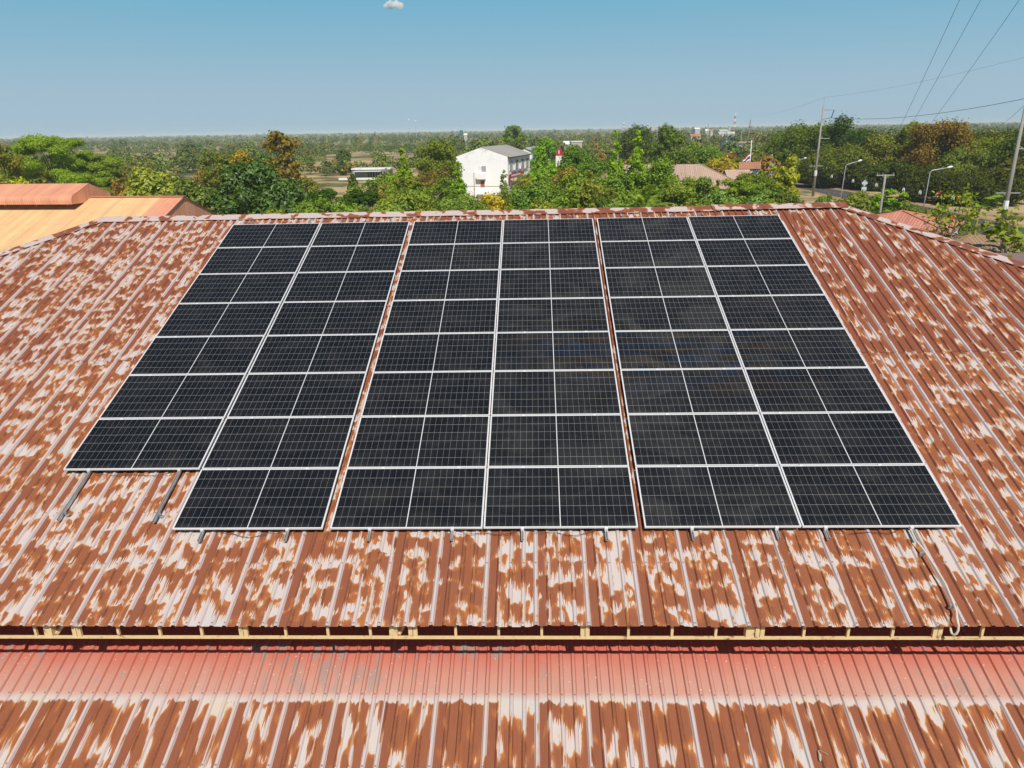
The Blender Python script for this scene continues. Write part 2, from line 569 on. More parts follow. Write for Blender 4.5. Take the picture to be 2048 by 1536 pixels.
MAT['galv'] = simple('galvanised steel', (0.50, 0.52, 0.53), 0.45, 0.4, 0.5, 0.06, 3)
MAT['window'] = simple('dark window glass', (0.012, 0.014, 0.016), 0.12, 0, 0.5, 0.2, 2)
MAT['bark'] = simple('grey brown bark', (0.13, 0.10, 0.075), 0.9, 0, 0.1, 0.3, 4)
MAT['palebark'] = simple('pale bark', (0.30, 0.26, 0.21), 0.9, 0, 0.1, 0.25, 4)

# ------------------------------------------------------------------ the hall under the panels
WR = -0.150                            # roof pans lie this far below the glass
uL, uR, vR = -3.96, 16.51, -0.78       # ridge ends and ridge line
V_EAVE = 12.30


def corrugated(mb, uvs, u0, u1, vtop, v1, w, xf, vmid=None, jit=0.0, seed=1, uoff=0.0, voff=0.0, top_limit=None):
    """ribbed sheet: profile across u, drawn from vtop(u) (or top_limit) down to v1; xf maps (u,v,w) to the world"""
    rnd = random.Random(seed)
    n0 = math.floor((u0 - U0) / PITCH) - 1
    n1 = math.ceil((u1 - U0) / PITCH) + 1
    prof = []
    for k in range(n0, n1 + 1):
        sh = k // 4
        base = U0 + k * PITCH
        for du, h in ((-0.034, 0), (-0.017, 0.027), (0.017, 0.027), (0.034, 0)):
            prof.append((base + du, h, (k if du < 0 else k)))
        prof.append((base + PITCH * 0.5 - 0.008, 0.0, k))
    jits = {}
    prev = None
    for (u, h, k) in prof:
        if u < u0 or u > u1:
            continue
        vt = vtop(u)
        if top_limit is not None:
            vt = max(vt, top_limit)
        if vt >= v1 - 0.02:
            prev = None
            continue
        sh = k // 4
        if sh not in jits:
            jits[sh] = (rnd.uniform(-jit, jit), rnd.uniform(0, 0.003))
        ve = v1 + jits[sh][0]
        ww = w + h + (0.004 if k % 4 == 0 and h > 0 else 0)
        i = len(mb.v)
        vm = vt + (ve - vt) * 0.5
        for v in (vt, vm, ve):
            mb.v.append(tuple(xf(u, v, ww)))
            uvs.append((u + uoff, v + voff))
        if prev is not None:
            mb.f.append((prev, prev + 1, i + 1, i))
            mb.f.append((prev + 1, prev + 2, i + 2, i + 1))
        prev = i


def hip(u, ul, ur, v0):
    if u < ul:
        return v0 + (ul - u) / cT
    if u > ur:
        return v0 + (u - ur) / cT
    return v0


ridge_y = RF(0, vR, WR)[1]


def face_front(u, v, w):
    return RWd(u, v, w)


def face_back(u, v, w):                # mirror of the front slope behind the ridge
    x, y, z = RF(u, v, w)
    return W(x, 2 * ridge_y - y, z)


def face_end(sgn, u_ridge):            # hip ends: u runs along the depth of the building
    def f(u, v, w):
        x, y, z = RF(0, v, w)
        run = ridge_y - y
        return W(u_ridge + sgn * run, ridge_y + u, z)
    return f


HALL = empty('hall', W(6.3, -1.0, -Z0), 'large hall with rusted pink ribbed roof carrying the solar panels, red skirt roof below', 'building')

mb, uvs = MB(), []
corrugated(mb, uvs, uL - 13, uR + 13, lambda u: hip(u, uL, uR, vR), V_EAVE, WR, face_front, jit=0.012, seed=3, top_limit=5.93)
part(mb, 'roof_sheet', MAT['roof_up'], HALL, uv=uvs)
mb, uvs = MB(), []
corrugated(mb, uvs, uL - 6.3, uR + 6.3, lambda u: hip(u, uL, uR, vR), 6.0, WR + 0.011, face_front, jit=0.02, seed=5)
part(mb, 'roof_sheet', MAT['roof_up'], HALL, uv=uvs)
mb, uvs = MB(), []
corrugated(mb, uvs, uL - 13, uR + 13, lambda u: hip(u, uL, uR, vR), V_EAVE, WR, face_back, seed=7, uoff=60, voff=0)
part(mb, 'roof_sheet', MAT['roof_up'], HALL, uv=uvs)
for sg, ur_ in ((-1, uL), (1, uR)):
    mb, uvs = MB(), []
    corrugated(mb, uvs, -13, 13, lambda u: hip(u, 0, 0, vR), V_EAVE, WR, face_end(sg, ur_), seed=9, uoff=100)
    part(mb, 'roof_sheet', MAT['roof_up'], HALL, uv=uvs)


# ridge and hip flashings
def flashing(a, b, na, nb, wid, lift, name, lip=0.014, u_start=0.0, thick_from=None):
    """folded strip along a-b; na, nb are the two directions down the slopes (unit), lift raises it"""
    mb, uvs = MB(), []
    a, b = Vector(a), Vector(b)
    L = (b - a).length
    n = max(2, int(L / 1.2))
    up = Vector((0, 0, 1))
    rnd = random.Random(int(abs(a.x) * 10) + 3)
    for i in range(n + 1):
        p = a.lerp(b, i / n) + up * (lift + rnd.uniform(-0.006, 0.006))
        ring = [p + na * wid - up * lip, p + na * wid, p + up * 0.012 + na * 0.03, p + up * 0.012 + nb * 0.03, p + nb * wid, p + nb * wid - up * lip]
        o = len(mb.v)
        for j, q in enumerate(ring):
            mb.v.append(tuple(q))
            uvs.append((u_start + L * i / n, j * 0.16))
        if i:
            for j in range(5):
                mb.f.append((o - 6 + j, o - 6 + j + 1, o + j + 1, o + j))
    return part(mb, name, MAT['cap'], HALL, uv=uvs)


dn_f = (RWd(0, 1, 0) - RWd(0, 0, 0)).normalized()
dn_b = (face_back(0, 1, 0) - face_back(0, 0, 0)).normalized()
RL, RR = RWd(uL, vR, WR), RWd(uR, vR, WR)
mid = RWd(13.2, vR, WR)
flashing(RL, mid, dn_f, dn_b, 0.29, 0.068, 'ridge_cap')
flashing(RWd(13.0, vR, WR), RR + Vector((0.12, 0, 0)), dn_f, dn_b, 0.29, 0.098, 'ridge_cap', u_start=17.0)
for sg, P0, ur_ in ((-1, RL, uL), (1, RR, uR)):
    E1 = RWd(ur_ + sg * (V_EAVE - vR) * cT, V_EAVE, WR)
    E2 = face_back(ur_ + sg * (V_EAVE - vR) * cT, V_EAVE, WR)
    fe = face_end(sg, ur_)
    dn_e = (fe(0, 1, 0) - fe(0, 0, 0)).normalized()
    hd = (E1 - P0).normalized()
    na = (dn_f - hd * dn_f.dot(hd)).normalized()
    nb = (dn_e - hd * dn_e.dot(hd)).normalized()
    flashing(P0, E1, na, nb, 0.23, 0.065, 'hip_cap', u_start=30.0 + 3.0 * sg)
    hd = (E2 - P0).normalized()
    na = (dn_b - hd * dn_b.dot(hd)).normalized()
    nb = (dn_e - hd * dn_e.dot(hd)).normalized()
    flashing(P0, E2, na, nb, 0.22, 0.05, 'hip_cap', u_start=50.0)

# lower skirt roof
GAP = 1.30
WL = WR - GAP * cT
VL0, VL1 = 10.2, 17.5
cu = (uL + uR) / 2


def low_top(u):
    return VL0 if uL - 10.6 < u < uR + 10.6 else VL0 + max(uL - 10.6 - u, u - uR - 10.6) / cT


mb, uvs = MB(), []
corrugated(mb, uvs, uL - 17, uR + 17, low_top, VL1, WL, face_front, jit=0.01, seed=11)
part(mb, 'lower_roof', MAT['roof_low'], HALL, uv=uvs)
mb, uvs = MB(), []
corrugated(mb, uvs, uL - 17, uR + 17, low_top, VL1, WL, face_back, seed=12, uoff=70)
part(mb, 'lower_roof', MAT['roof_low'], HALL, uv=uvs)
for sg, ur_ in ((-1, uL), (1, uR)):
    mb, uvs = MB(), []
    corrugated(mb, uvs, -17, 17, lambda u: max(VL0, VL0 + (abs(u) - 10.4) / cT), VL1, WL, face_end(sg, ur_), seed=13, uoff=120)
    part(mb, 'lower_roof', MAT['roof_low'], HALL, uv=uvs)

# eave lattice
EY, EZ = RF(0, V_EAVE, WR)[1:]
TY = EY + 0.12
CH = -4.535
chord = MB()
chord.bar(W(-17.0, TY, CH + 0.014), W(29.5, TY, CH + 0.014), 0.04, 0.028)
cho = part(chord, 'bottom_chord', MAT['cream'], HALL)
tc = MB()
tc.bar(W(-17.0, TY, EZ - 0.012 + 0.02), W(29.5, TY, EZ - 0.012 + 0.02), 0.05, 0.05)
part(tc, 'top_chord', MAT['cream'], HALL)
k0 = -26
rnd = random.Random(8)
for k in range(-26, 48):
    u = 1.536 + 0.6075 * k
    wide = (k % 4 == 0)
    mbp = MB()
    wd = 0.036
    zt, zb = EZ - 0.018, CH + 0.028
    if wide:
        for q in (-0.034, 0.034):
            mbp.box(W(u + q, TY + 0.002, (zt + zb) / 2), (0.058, 0.04, zt - zb))
    else:
        mbp.box(W(u, TY + 0.002, (zt + zb) / 2), (wd, 0.036, zt - zb))
    part(mbp, 'post', MAT['cream'], HALL)
for k in range(-4, 6):
    u = 1.115 + 5.003 * k
    g = MB()
    g.box(W(u, TY + 0.035, (EZ + CH) / 2 - 0.02), (0.115, 0.10, EZ - CH - 0.06))
    g.bar(W(u + 0.05, TY + 0.06, CH + 0.02), W(u + 0.30, TY + 0.45, EZ + 0.08), 0.05)
    part(g, 'bracket', MAT['cream'], HALL)

# walls
def ring_wall(x0, x1, y0, y1, z0, z1, th, name, mat):
    mbw = MB()
    for (a, b) in (((x0, y0), (x1, y0)), ((x1, y0), (x1, y1)), ((x1, y1), (x0, y1)), ((x0, y1), (x0, y0))):
        mbw.bar(W(a[0], a[1], (z0 + z1) / 2), W(b[0], b[1], (z0 + z1) / 2), th, z1 - z0)
    return part(mbw, name, mat, HALL)


ihw = (V_EAVE - vR) * cT - 1.35
ring_wall(uL - ihw, uR + ihw, ridge_y - ihw, ridge_y + ihw, -6.2, -3.85, 0.18, 'clerestory_wall', simple('maroon clerestory boards', (0.20, 0.05, 0.04), 0.7))
ohw = (VL1 - vR) * cT - 0.7
ring_wall(uL - ohw, uR + ohw, ridge_y - ohw, ridge_y + ohw, -Z0 + 0.02, -7.25, 0.2, 'wall', MAT['wall'])

# ------------------------------------------------------------------ solar panels
PW, PH, PR = 2.384, 1.309, 1.3342
gaps = [0.042, 0.122, 0.020, 0.105, 0.020]
colx = [0.0]
for g_ in gaps:
    colx.append(colx[-1] + PW + g_)


def bvec(b):
    return RW @ Vector(b)


AX = bvec(RF(1, 0, 0))
AV = bvec(RF(0, 1, 0))
AW = bvec(RF(0, 0, 1))
# panel axes: x across, y up the slope, z out of the roof
PROT = Matrix((AX, -AV, AW)).transposed()

fr = MB()
t_, h_ = 0.0095, 0.035
for (cx, cy, sx, sy) in ((PW / 2, -t_ / 2, PW, t_), (PW / 2, -PH + t_ / 2, PW, t_), (t_ / 2, -PH / 2, t_, PH - 2 * t_), (PW - t_ / 2, -PH / 2, t_, PH - 2 * t_)):
    fr.box((cx, cy, -h_ / 2), (sx, sy, h_))
frame_me = fr.build('frame', MAT['alu'])
gl = MB()
gx0, gx1, gy0, gy1 = t_, PW - t_, -t_, -PH + t_
gl.box(((gx0 + gx1) / 2, (gy0 + gy1) / 2, -0.0045), (gx1 - gx0, gy0 - gy1, 0.005))
guv = [(p[0] - t_, -p[1] - t_) for p in gl.v]
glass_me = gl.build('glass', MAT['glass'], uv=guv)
jb = MB()
jb.box((PW / 2, -0.25, -0.024), (0.3, 0.06, 0.022))
for o_ in (frame_me, glass_me):
    COL.objects.unlink(o_)
ORD = ['first', 'second', 'third', 'fourth', 'fifth', 'sixth', 'seventh', 'eighth']
rnd = random.Random(21)
for c in range(6):
    for r_ in range(8):
        if c == 0 and r_ == 7:
            continue
        loc = RWd(colx[c], r_ * PR, 0)
        tilt = Matrix.Rotation(math.radians(rnd.uniform(-.10, .10)), 3, 'X') @ Matrix.Rotation(math.radians(rnd.uniform(-.08, .08)), 3, 'Y')
        lab = 'dark solar panel, %s row below the ridge, %s column from the left' % (ORD[r_], ORD[c])
        root = empty('solar_panel', loc, lab, 'solar panel', 'solar panels on the rusted roof', PROT)
        root.matrix_world = Matrix.Translation(loc) @ (PROT @ tilt).to_4x4()
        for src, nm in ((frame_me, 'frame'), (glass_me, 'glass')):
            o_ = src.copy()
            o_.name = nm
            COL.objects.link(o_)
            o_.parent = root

# mounting rails
rail_u = [(0.451, 9.34 + 1.08, 0), (2.033, 9.36 + 1.10, 0), (2.906, 10.86, 1), (4.259, 10.85, 1), (5.558, 10.85, 2), (6.849, 10.85, 2), (7.939, 10.85, 3), (9.231, 10.86, 3),
          (10.545, 10.85, 4), (11.832, 10.84, 4), (12.573, 10.85, 5), (13.865, 10.88, 5)]
clamp_mb = MB()
clamp_mb.box((0, 0, 0.0), (0.055, 0.030, 0.010))
clamp_mb.box((0, 0, -0.02), (0.02, 0.016, 0.035))
clamp_ob = clamp_mb.build('clamp', MAT['clamp'])
COL.objects.unlink(clamp_ob)
endc = MB()
endc.box((0, -0.018, -0.018), (0.05, 0.036, 0.034))
endc.box((0, 0.004, 0.002), (0.05, 0.02, 0.006))
end_ob = endc.build('clamp', MAT['clamp'])
COL.objects.unlink(end_ob)
foot_mb = MB()
foot_mb.box((0.034, 0, 0.028), (0.006, 0.05, 0.085))
foot_mb.box((0.06, 0, -0.013), (0.055, 0.05, 0.006))
foot_mb.tube([(0.04, 0, 0.045), (0.055, 0, 0.045)], 0.011, 6)
foot_ob = foot_mb.build('roof_foot', MAT['rail'])
COL.objects.unlink(foot_ob)
side_n = {0: 'left', 1: 'right'}
for i, (u, ve, c) in enumerate(rail_u):
    v0 = -0.30
    base = RWd(u, v0, -0.075)
    root = empty('mounting_rail', base, 'grey metal mounting rail, %s under the %s panel column from the left' % (side_n[i % 2], ORD[c]), 'rail', 'mounting rails under the panels', PROT)
    L = ve - v0
    rm = MB()
    for (x, z, sx, sz) in ((0, 0.002, 0.040, 0.004), (-0.018, 0.019, 0.004, 0.030), (0.018, 0.019, 0.004, 0.030), (-0.0125, 0.036, 0.015, 0.004), (0.0125, 0.036, 0.015, 0.004)):
        rm.box((x, -L / 2, z), (sx, L, sz))
    rm.build('rail_channel', MAT['rail'], root)
    rows = 7 if c == 0 else 8
    for r_ in range(1, rows):
        o_ = clamp_ob.copy()
        COL.objects.link(o_)
        o_.parent = root
        o_.location = (0, -(r_ * PR - 0.0155 - v0), 0.078)
    o_ = end_ob.copy()
    COL.objects.link(o_)
    o_.parent = root
    o_.location = (0, -((rows - 1) * PR + PH - v0) - 0.002, 0.075)
    for vf in [0.0, 1.5, 3.0, 4.5, 6.2, 7.7, 9.2] + ([ve - 0.16] if c == 0 else [ve - .30]):
        if vf > ve:
            continue
        o_ = foot_ob.copy()
        COL.objects.link(o_)
        o_.parent = root
        o_.location = (0, -(vf - v0), -0.02)

# loose dark wires drooping along the lower edge of the panels
def droop(u0, u1, v, name, label):
    pts = []
    n = 14
    rr = random.Random(int(u0 * 10))
    for k in range(n + 1):
        s = k / n
        pts.append(RWd(u0 + (u1 - u0) * s, v + 0.03 * math.sin(s * 9 + u0) + 0.035 * math.sin(math.pi * s), -0.045 - 0.065 * math.sin(math.pi * s)))
    mbw = MB()
    mbw.tube(pts, 0.0045, 5)
    return tag(mbw.build(name, MAT['dark'], origin=pts[0]), label, 'cable', 'cables drooping below the panels')


droop(0.55, 1.95, 9.345, 'panel_cable', 'thin black cable sagging below the short first panel column')
droop(3.1, 4.15, 10.675, 'panel_cable', 'thin black cable sagging below the second panel column')
droop(6.95, 7.85, 10.67, 'panel_cable', 'thin black cable sagging across the gap between third and fourth columns')
droop(8.1, 9.1, 10.67, 'panel_cable', 'thin black cable sagging below the fourth panel column')
droop(12.75, 13.7, 10.67, 'panel_cable', 'thin black cable sagging below the last panel column')

# conduit with its loop over the eave
cb = empty('conduit', RWd(13.87, 10.6, -0.1), 'beige flexible conduit running down the rusted roof and looping over the eave', 'conduit')
pts = [RWd(13.85, 10.45, -0.06), RWd(13.85, 10.68, -0.045), RWd(13.835, 10.9, -0.035), RWd(13.885, 11.12, -0.03), RWd(13.905, 11.4, -0.02), RWd(13.925, 11.7, -0.02), RWd(13.905, 12.0, -0.03)]


def at_y(px, py, y):                  # the point of a vertical plane facing the camera seen at a pixel
    r = ray(px, py)
    return CAM + r * ((y - CAM.y) / r.y)


pts.append(RWd(13.895, 12.13, -0.05))
for (qx, qy, dy) in ((1914, 1237, -.02), (1917, 1250, -.06), (1916.5, 1260, -.07), (1913, 1267, -.07), (1908, 1270, -.06), (1903.5, 1267, -.03), (1901.3, 1260, .01), (1901.5, 1251, .06)):
    pts.append(at_y(qx, qy, EY + dy))
mbc = MB()
mbc.tube(pts, 0.0165, 10)
part(mbc, 'pipe', MAT['pvc'], cb, smooth=True)
for (v, u, ww) in ((11.12, 13.883, -0.055), (12.03, 13.908, -0.045)):
    mbs = MB()
    mbs.box(RWd(u, v, ww), (0.055, 0.035, 0.05), PROT)
    mbs.box(RWd(u - 0.03, v, ww - 0.03), (0.06, 0.025, 0.08), PROT)
    part(mbs, 'saddle', MAT['rail'], cb)

# dry pod and twigs lying on the roofs
pod = MB()
pp = RWd(11.93, 13.42, WL + 0.03)
pod.tube([pp, pp + AX * 0.008 + AV * 0.05, pp - AX * 0.004 + AV * 0.11, pp - AX * 0.012 + AV * 0.14], [0.008, 0.022, 0.02, 0.006], 8)
pod.tube([pp, pp + AX * 0.03 - AV * 0.01, pp + AX * 0.12 + AV * 0.05], 0.0035, 5)
tag(pod.build('dry_pod', simple('dry grey leaf', (0.42, 0.36, 0.27), 0.9, var=0.3, scale=60), origin=pp), 'dry grey seed pod with its stalk lying on the rusted lower roof', 'seed pod')
for (u, v, w, du, dv, lab) in ((5.72, 11.03, WR + 0.035, 0.16, 0.03, 'small dark twig lying across the ribs below the second panel column'), (10.65, 10.83, WR + 0.035, 0.03, 0.10, 'small dark twig on the roof below the fifth panel column'),
                               (12.35, 11.95, WR + 0.035, 0.05, 0.09, 'thin curled twig near the eave left of the beige conduit')):
    tw = MB()
    p0 = RWd(u, v, w)
    tw.tube([p0, p0 + AX * du * .5 + AV * dv * .3, p0 + AX * du + AV * dv], 0.003, 5)
    tw.tube([p0 + AX * du * .4 + AV * dv * .25, p0 + AX * du * .5 + AV * (dv * .3 + .04)], 0.002, 5)
    tag(tw.build('twig', MAT['bark'], origin=p0), lab, 'twig')

# ------------------------------------------------------------------ ground and road
def ground_material():
    t = NT('dry grass and scrub')
    p = t.pos()
    M_ = t.math
    big = t.noise(p, 0.011, 4, 0.6)
    medn = t.noise(p, 0.06, 5, 0.65)
    fin = t.noise(p, 1.3, 5, 0.7)
    dry = t.mix(fin, (0.40, 0.285, 0.14), (0.54, 0.41, 0.23))
    grn = t.mix(fin, (0.055, 0.075, 0.022), (0.11, 0.12, 0.04))
    c = t.mix(t.step(M_('ADD', M_('MULTIPLY', big, 0.5), M_('MULTIPLY', medn, 0.6)), 0.50, 0.62), dry, grn)
    c = t.mix(M_('MULTIPLY', t.step(t.noise(p, 0.25, 4, 0.6), 0.58, 0.68), 0.6), c, (0.16, 0.15, 0.06))
    t.bsdf(c, 0.95, 0, 0.1)
    return t.m


def asphalt_material():
    t = NT('worn asphalt')
    p = t.pos()
    n = t.noise(p, 0.5, 5, 0.65)
    n2 = t.noise(p, 6.0, 4, 0.7)
    c = t.mix(n, (0.060, 0.058, 0.056), (0.10, 0.096, 0.09))
    c = t.mix(t.math('MULTIPLY', n2, 0.3), c, (0.13, 0.12, 0.11))
    t.bsdf(c, 0.9, 0, 0.2)
    return t.m


gmb = MB()
R_ = 30000
gmb.poly([(-R_, -R_, 0), (R_, -R_, 0), (R_, R_, 0), (-R_, R_, 0)])
tag(gmb.build('ground', ground_material()), kind='structure')

far_edge = [gnd(1555, 362), gnd(1620, 372.5), gnd(1700, 384), gnd(1800, 404), gnd(1900, 424), gnd(2048, 456)]
near_edge = [gnd(1555, 368), gnd(1620, 381), gnd(1700, 400.5), gnd(1800, 424), gnd(1900, 450), gnd(2048, 493)]
d_f = (far_edge[-1] - far_edge[-2]).normalized()
d_n = (near_edge[-1] - near_edge[-2]).normalized()
far_edge.append(far_edge[-1] + d_f * 60)
near_edge.append(near_edge[-1] + d_n * 60)
d_0 = (far_edge[0] - far_edge[1]).normalized()
far_edge.insert(0, far_edge[0] + d_0 * 260)
near_edge.insert(0, near_edge[0] + d_0 * 260)
lift = lambda p, z: Vector((p.x, p.y, z))


def strip(a, b, z, ext=0.0):
    mbr = MB()
    for i in range(len(a) - 1):
        w0, w1 = (a[i] - b[i]).normalized() * ext, (a[i + 1] - b[i + 1]).normalized() * ext
        mbr.poly([lift(a[i] + w0, z), lift(b[i] - w0, z), lift(b[i + 1] - w1, z), lift(a[i + 1] + w1, z)])
    return mbr


tag(strip(far_edge, near_edge, 0.02, 4.5).build('road_verge', simple('dry orange earth', (0.36, 0.235, 0.13), 0.95, var=0.25, scale=0.4, dirt=(0.20, 0.17, 0.07))), kind='structure')
tag(strip(far_edge, near_edge, 0.06).build('road', asphalt_material()), kind='structure')
mk = MB()
for i in range(len(far_edge) - 1):
    for s0 in np.arange(0, 1, 0.125):
        q = [far_edge[i].lerp(far_edge[i + 1], s).lerp(near_edge[i].lerp(near_edge[i + 1], s), fr_) for s, fr_ in ((s0, .493), (s0 + .06, .493), (s0 + .06, .507), (s0, .507))]
        mk.poly([lift(p, 0.075) for p in q])
tag(mk.build('road_marking', simple('worn white road paint', (0.62, 0.60, 0.52), 0.8)), kind='structure')

# ------------------------------------------------------------------ vegetation
def foliage_material(name, gloss=0.0, tr=0.32):
    t = NT(name)
    oi = t.n('ShaderNodeObjectInfo')
    ge = t.n('ShaderNodeNewGeometry')
    rnd_ = ge.outputs['Random Per Island']
    at_ = t.n('ShaderNodeAttribute')
    at_.attribute_name = 'tint'
    M_ = t.math
    base = t.mul(oi.outputs['Color'], (2.75, 2.35, 1.55, 1))
    # leaf to leaf variation: some yellower, some darker; tint marks sprays with older or younger leaves
    c = t.mul(base, t.gray(M_('ADD', 0.55, M_('MULTIPLY', rnd_, 0.95))))
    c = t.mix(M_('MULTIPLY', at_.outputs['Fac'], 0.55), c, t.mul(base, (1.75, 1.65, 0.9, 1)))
    d = t.n('ShaderNodeBsdfDiffuse', Color=c)
    tl = t.n('ShaderNodeBsdfTranslucent', Color=t.mul(c, (1.25, 1.35, 0.55, 1)))
    mx = t.n('ShaderNodeMixShader', Fac=tr)
    t.t.links.new(d.outputs[0], mx.inputs[1])
    t.t.links.new(tl.outputs[0], mx.inputs[2])
    if gloss > 0:
        g = t.n('ShaderNodeBsdfGlossy', Color=(0.9, 0.95, 1.0), Roughness=0.5)
        m2 = t.n('ShaderNodeMixShader', Fac=gloss)
        t.t.links.new(mx.outputs[0], m2.inputs[1])
        t.t.links.new(g.outputs[0], m2.inputs[2])
        t.t.links.new(m2.outputs[0], t.out.inputs[0])
    else:
        t.t.links.new(mx.outputs[0], t.out.inputs[0])
    return t.m


LEAF = foliage_material('green foliage', 0.0)
LEAFG = foliage_material('glossy mango foliage', 0.03, 0.25)


def leaf_mesh(name, cen, nrm, size, asp, tint, mat, rng):
    """one mesh of leaf shaped quads: centres, normals, sizes; asp = length to width"""
    n = len(cen)
    a = rng.normal(size=(n, 3))
    a -= (a * nrm).sum(1, keepdims=True) * nrm
    a /= np.linalg.norm(a, axis=1, keepdims=True) + 1e-9
    b = np.cross(nrm, a)
    L = (size * asp)[:, None] * 0.5
    Wd = size[:, None] * 0.5
    bend = nrm * (size * 0.18)[:, None]
    v = np.stack([cen - a * L - bend, cen + b * Wd, cen + a * L - bend, cen - b * Wd], 1).reshape(-1, 3)
    me = bpy.data.meshes.new(name)
    me.vertices.add(4 * n)
    me.vertices.foreach_set('co', v.astype(np.float32).ravel())
    me.loops.add(4 * n)
    me.loops.foreach_set('vertex_index', np.arange(4 * n, dtype=np.int32))
    me.polygons.add(n)
    me.polygons.foreach_set('loop_start', np.arange(0, 4 * n, 4, dtype=np.int32))
    at_ = me.attributes.new('tint', 'FLOAT', 'FACE')
    at_.data.foreach_set('value', tint.astype(np.float32))
    me.update(calc_edges=True)
    me.materials.append(mat)
    return me


def clumps_for(kind, h, r, cb, rng):
    """clump centres and radii of a crown h high, r in radius, starting at cb*h"""
    out = []
    if kind in ('dome', 'mango'):
        n = 46 if kind == 'mango' else 34
        zc, rz = h * (cb + (1 - cb) * 0.42), h * (1 - cb) * 0.56
        for i in range(n):
            th, cz = rng.uniform(0, 6.283), rng.uniform(-0.75, 1.0)
            s = math.sqrt(max(0, 1 - cz * cz)) * rng.uniform(.72, 1.0)
            k = rng.uniform(.62, .90)
            out.append((s * math.cos(th) * r * k * 1.05, s * math.sin(th) * r * k * 1.05, zc + cz * rz * k, r * rng.uniform(.20, .34)))
    elif kind == 'column':
        for i in range(17):
            z = i / 16.0
            rr = r * (1.0 - 0.80 * z ** 1.2) * (0.62 + 0.38 * math.sin(min(1, z * 4.5) * 1.57)) * rng.uniform(.82, 1.15)
            for j in range(4 if z < .75 else 2):
                th = rng.uniform(0, 6.283)
                k = rng.uniform(.25, .72)
                out.append((rr * k * math.cos(th), rr * k * math.sin(th), h * (cb + (1 - cb) * (z * .93)) + rng.uniform(-.04, .04) * h, max(0.13 * r, rr * rng.uniform(.36, .55))))
        out.append((0, 0, h * .975, r * .11))
    elif kind == 'umbrella':
        for i in range(46):
            th = rng.uniform(0, 6.283)
            k = math.sqrt(rng.uniform(0, 1))
            out.append((r * k * math.cos(th) * .9, r * k * math.sin(th) * .9, h * (1 - (1 - cb) * (0.22 + .38 * k * k + rng.uniform(0, .22))), r * rng.uniform(.10, .19)))
    elif kind == 'feather':
        for i in range(60):
            th = rng.uniform(0, 6.283)
            k = math.sqrt(rng.uniform(0, 1))
            zz = rng.uniform(0, 1)
            lim = math.sqrt(max(0.05, 1 - (zz * .9) ** 2.2))
            out.append((r * k * lim * math.cos(th) * .92, r * k * lim * math.sin(th) * .92, h * (cb + (1 - cb) * zz * .93), r * rng.uniform(.12, .24)))
    elif kind == 'loose':
        for i in range(34):
            th = rng.uniform(0, 6.283)
            zz = rng.uniform(0, 1)
            lim = (0.45 + 0.55 * math.sin(3.14 * min(1, zz * .8 + .18)))
            k = rng.uniform(.1, .95)
            out.append((r * k * lim * math.cos(th), r * k * lim * math.sin(th), h * (cb + (1 - cb) * zz * .92), r * rng.uniform(.14, .32)))
    elif kind == 'shrub':
        for i in range(18):
            th = rng.uniform(0, 6.283)
            k = math.sqrt(rng.uniform(0, 1))
            out.append((r * k * math.cos(th) * .8, r * k * math.sin(th) * .8, h * rng.uniform(.15, .95) * (1 - .45 * k * k), r * rng.uniform(.22, .38)))
    return out


LEAFSPEC = {   # leaves per m3-ish factor, leaf size, aspect, vertical flattening of the clump, up bias of the normal
    'mango': (1.00, 0.26, 2.2, 0.85, 0.35), 'dome': (0.85, 0.25, 1.7, 0.8, 0.3), 'column': (1.0, 0.24, 2.0, 1.1, 0.1), 'umbrella': (1.5, 0.16, 1.6, 0.5, 0.6),
    'feather': (1.35, 0.15, 1.6, 0.45, 0.5), 'loose': (0.55, 0.30, 1.7, 0.75, 0.3), 'shrub': (0.9, 0.2, 1.8, 0.9, 0.3)}


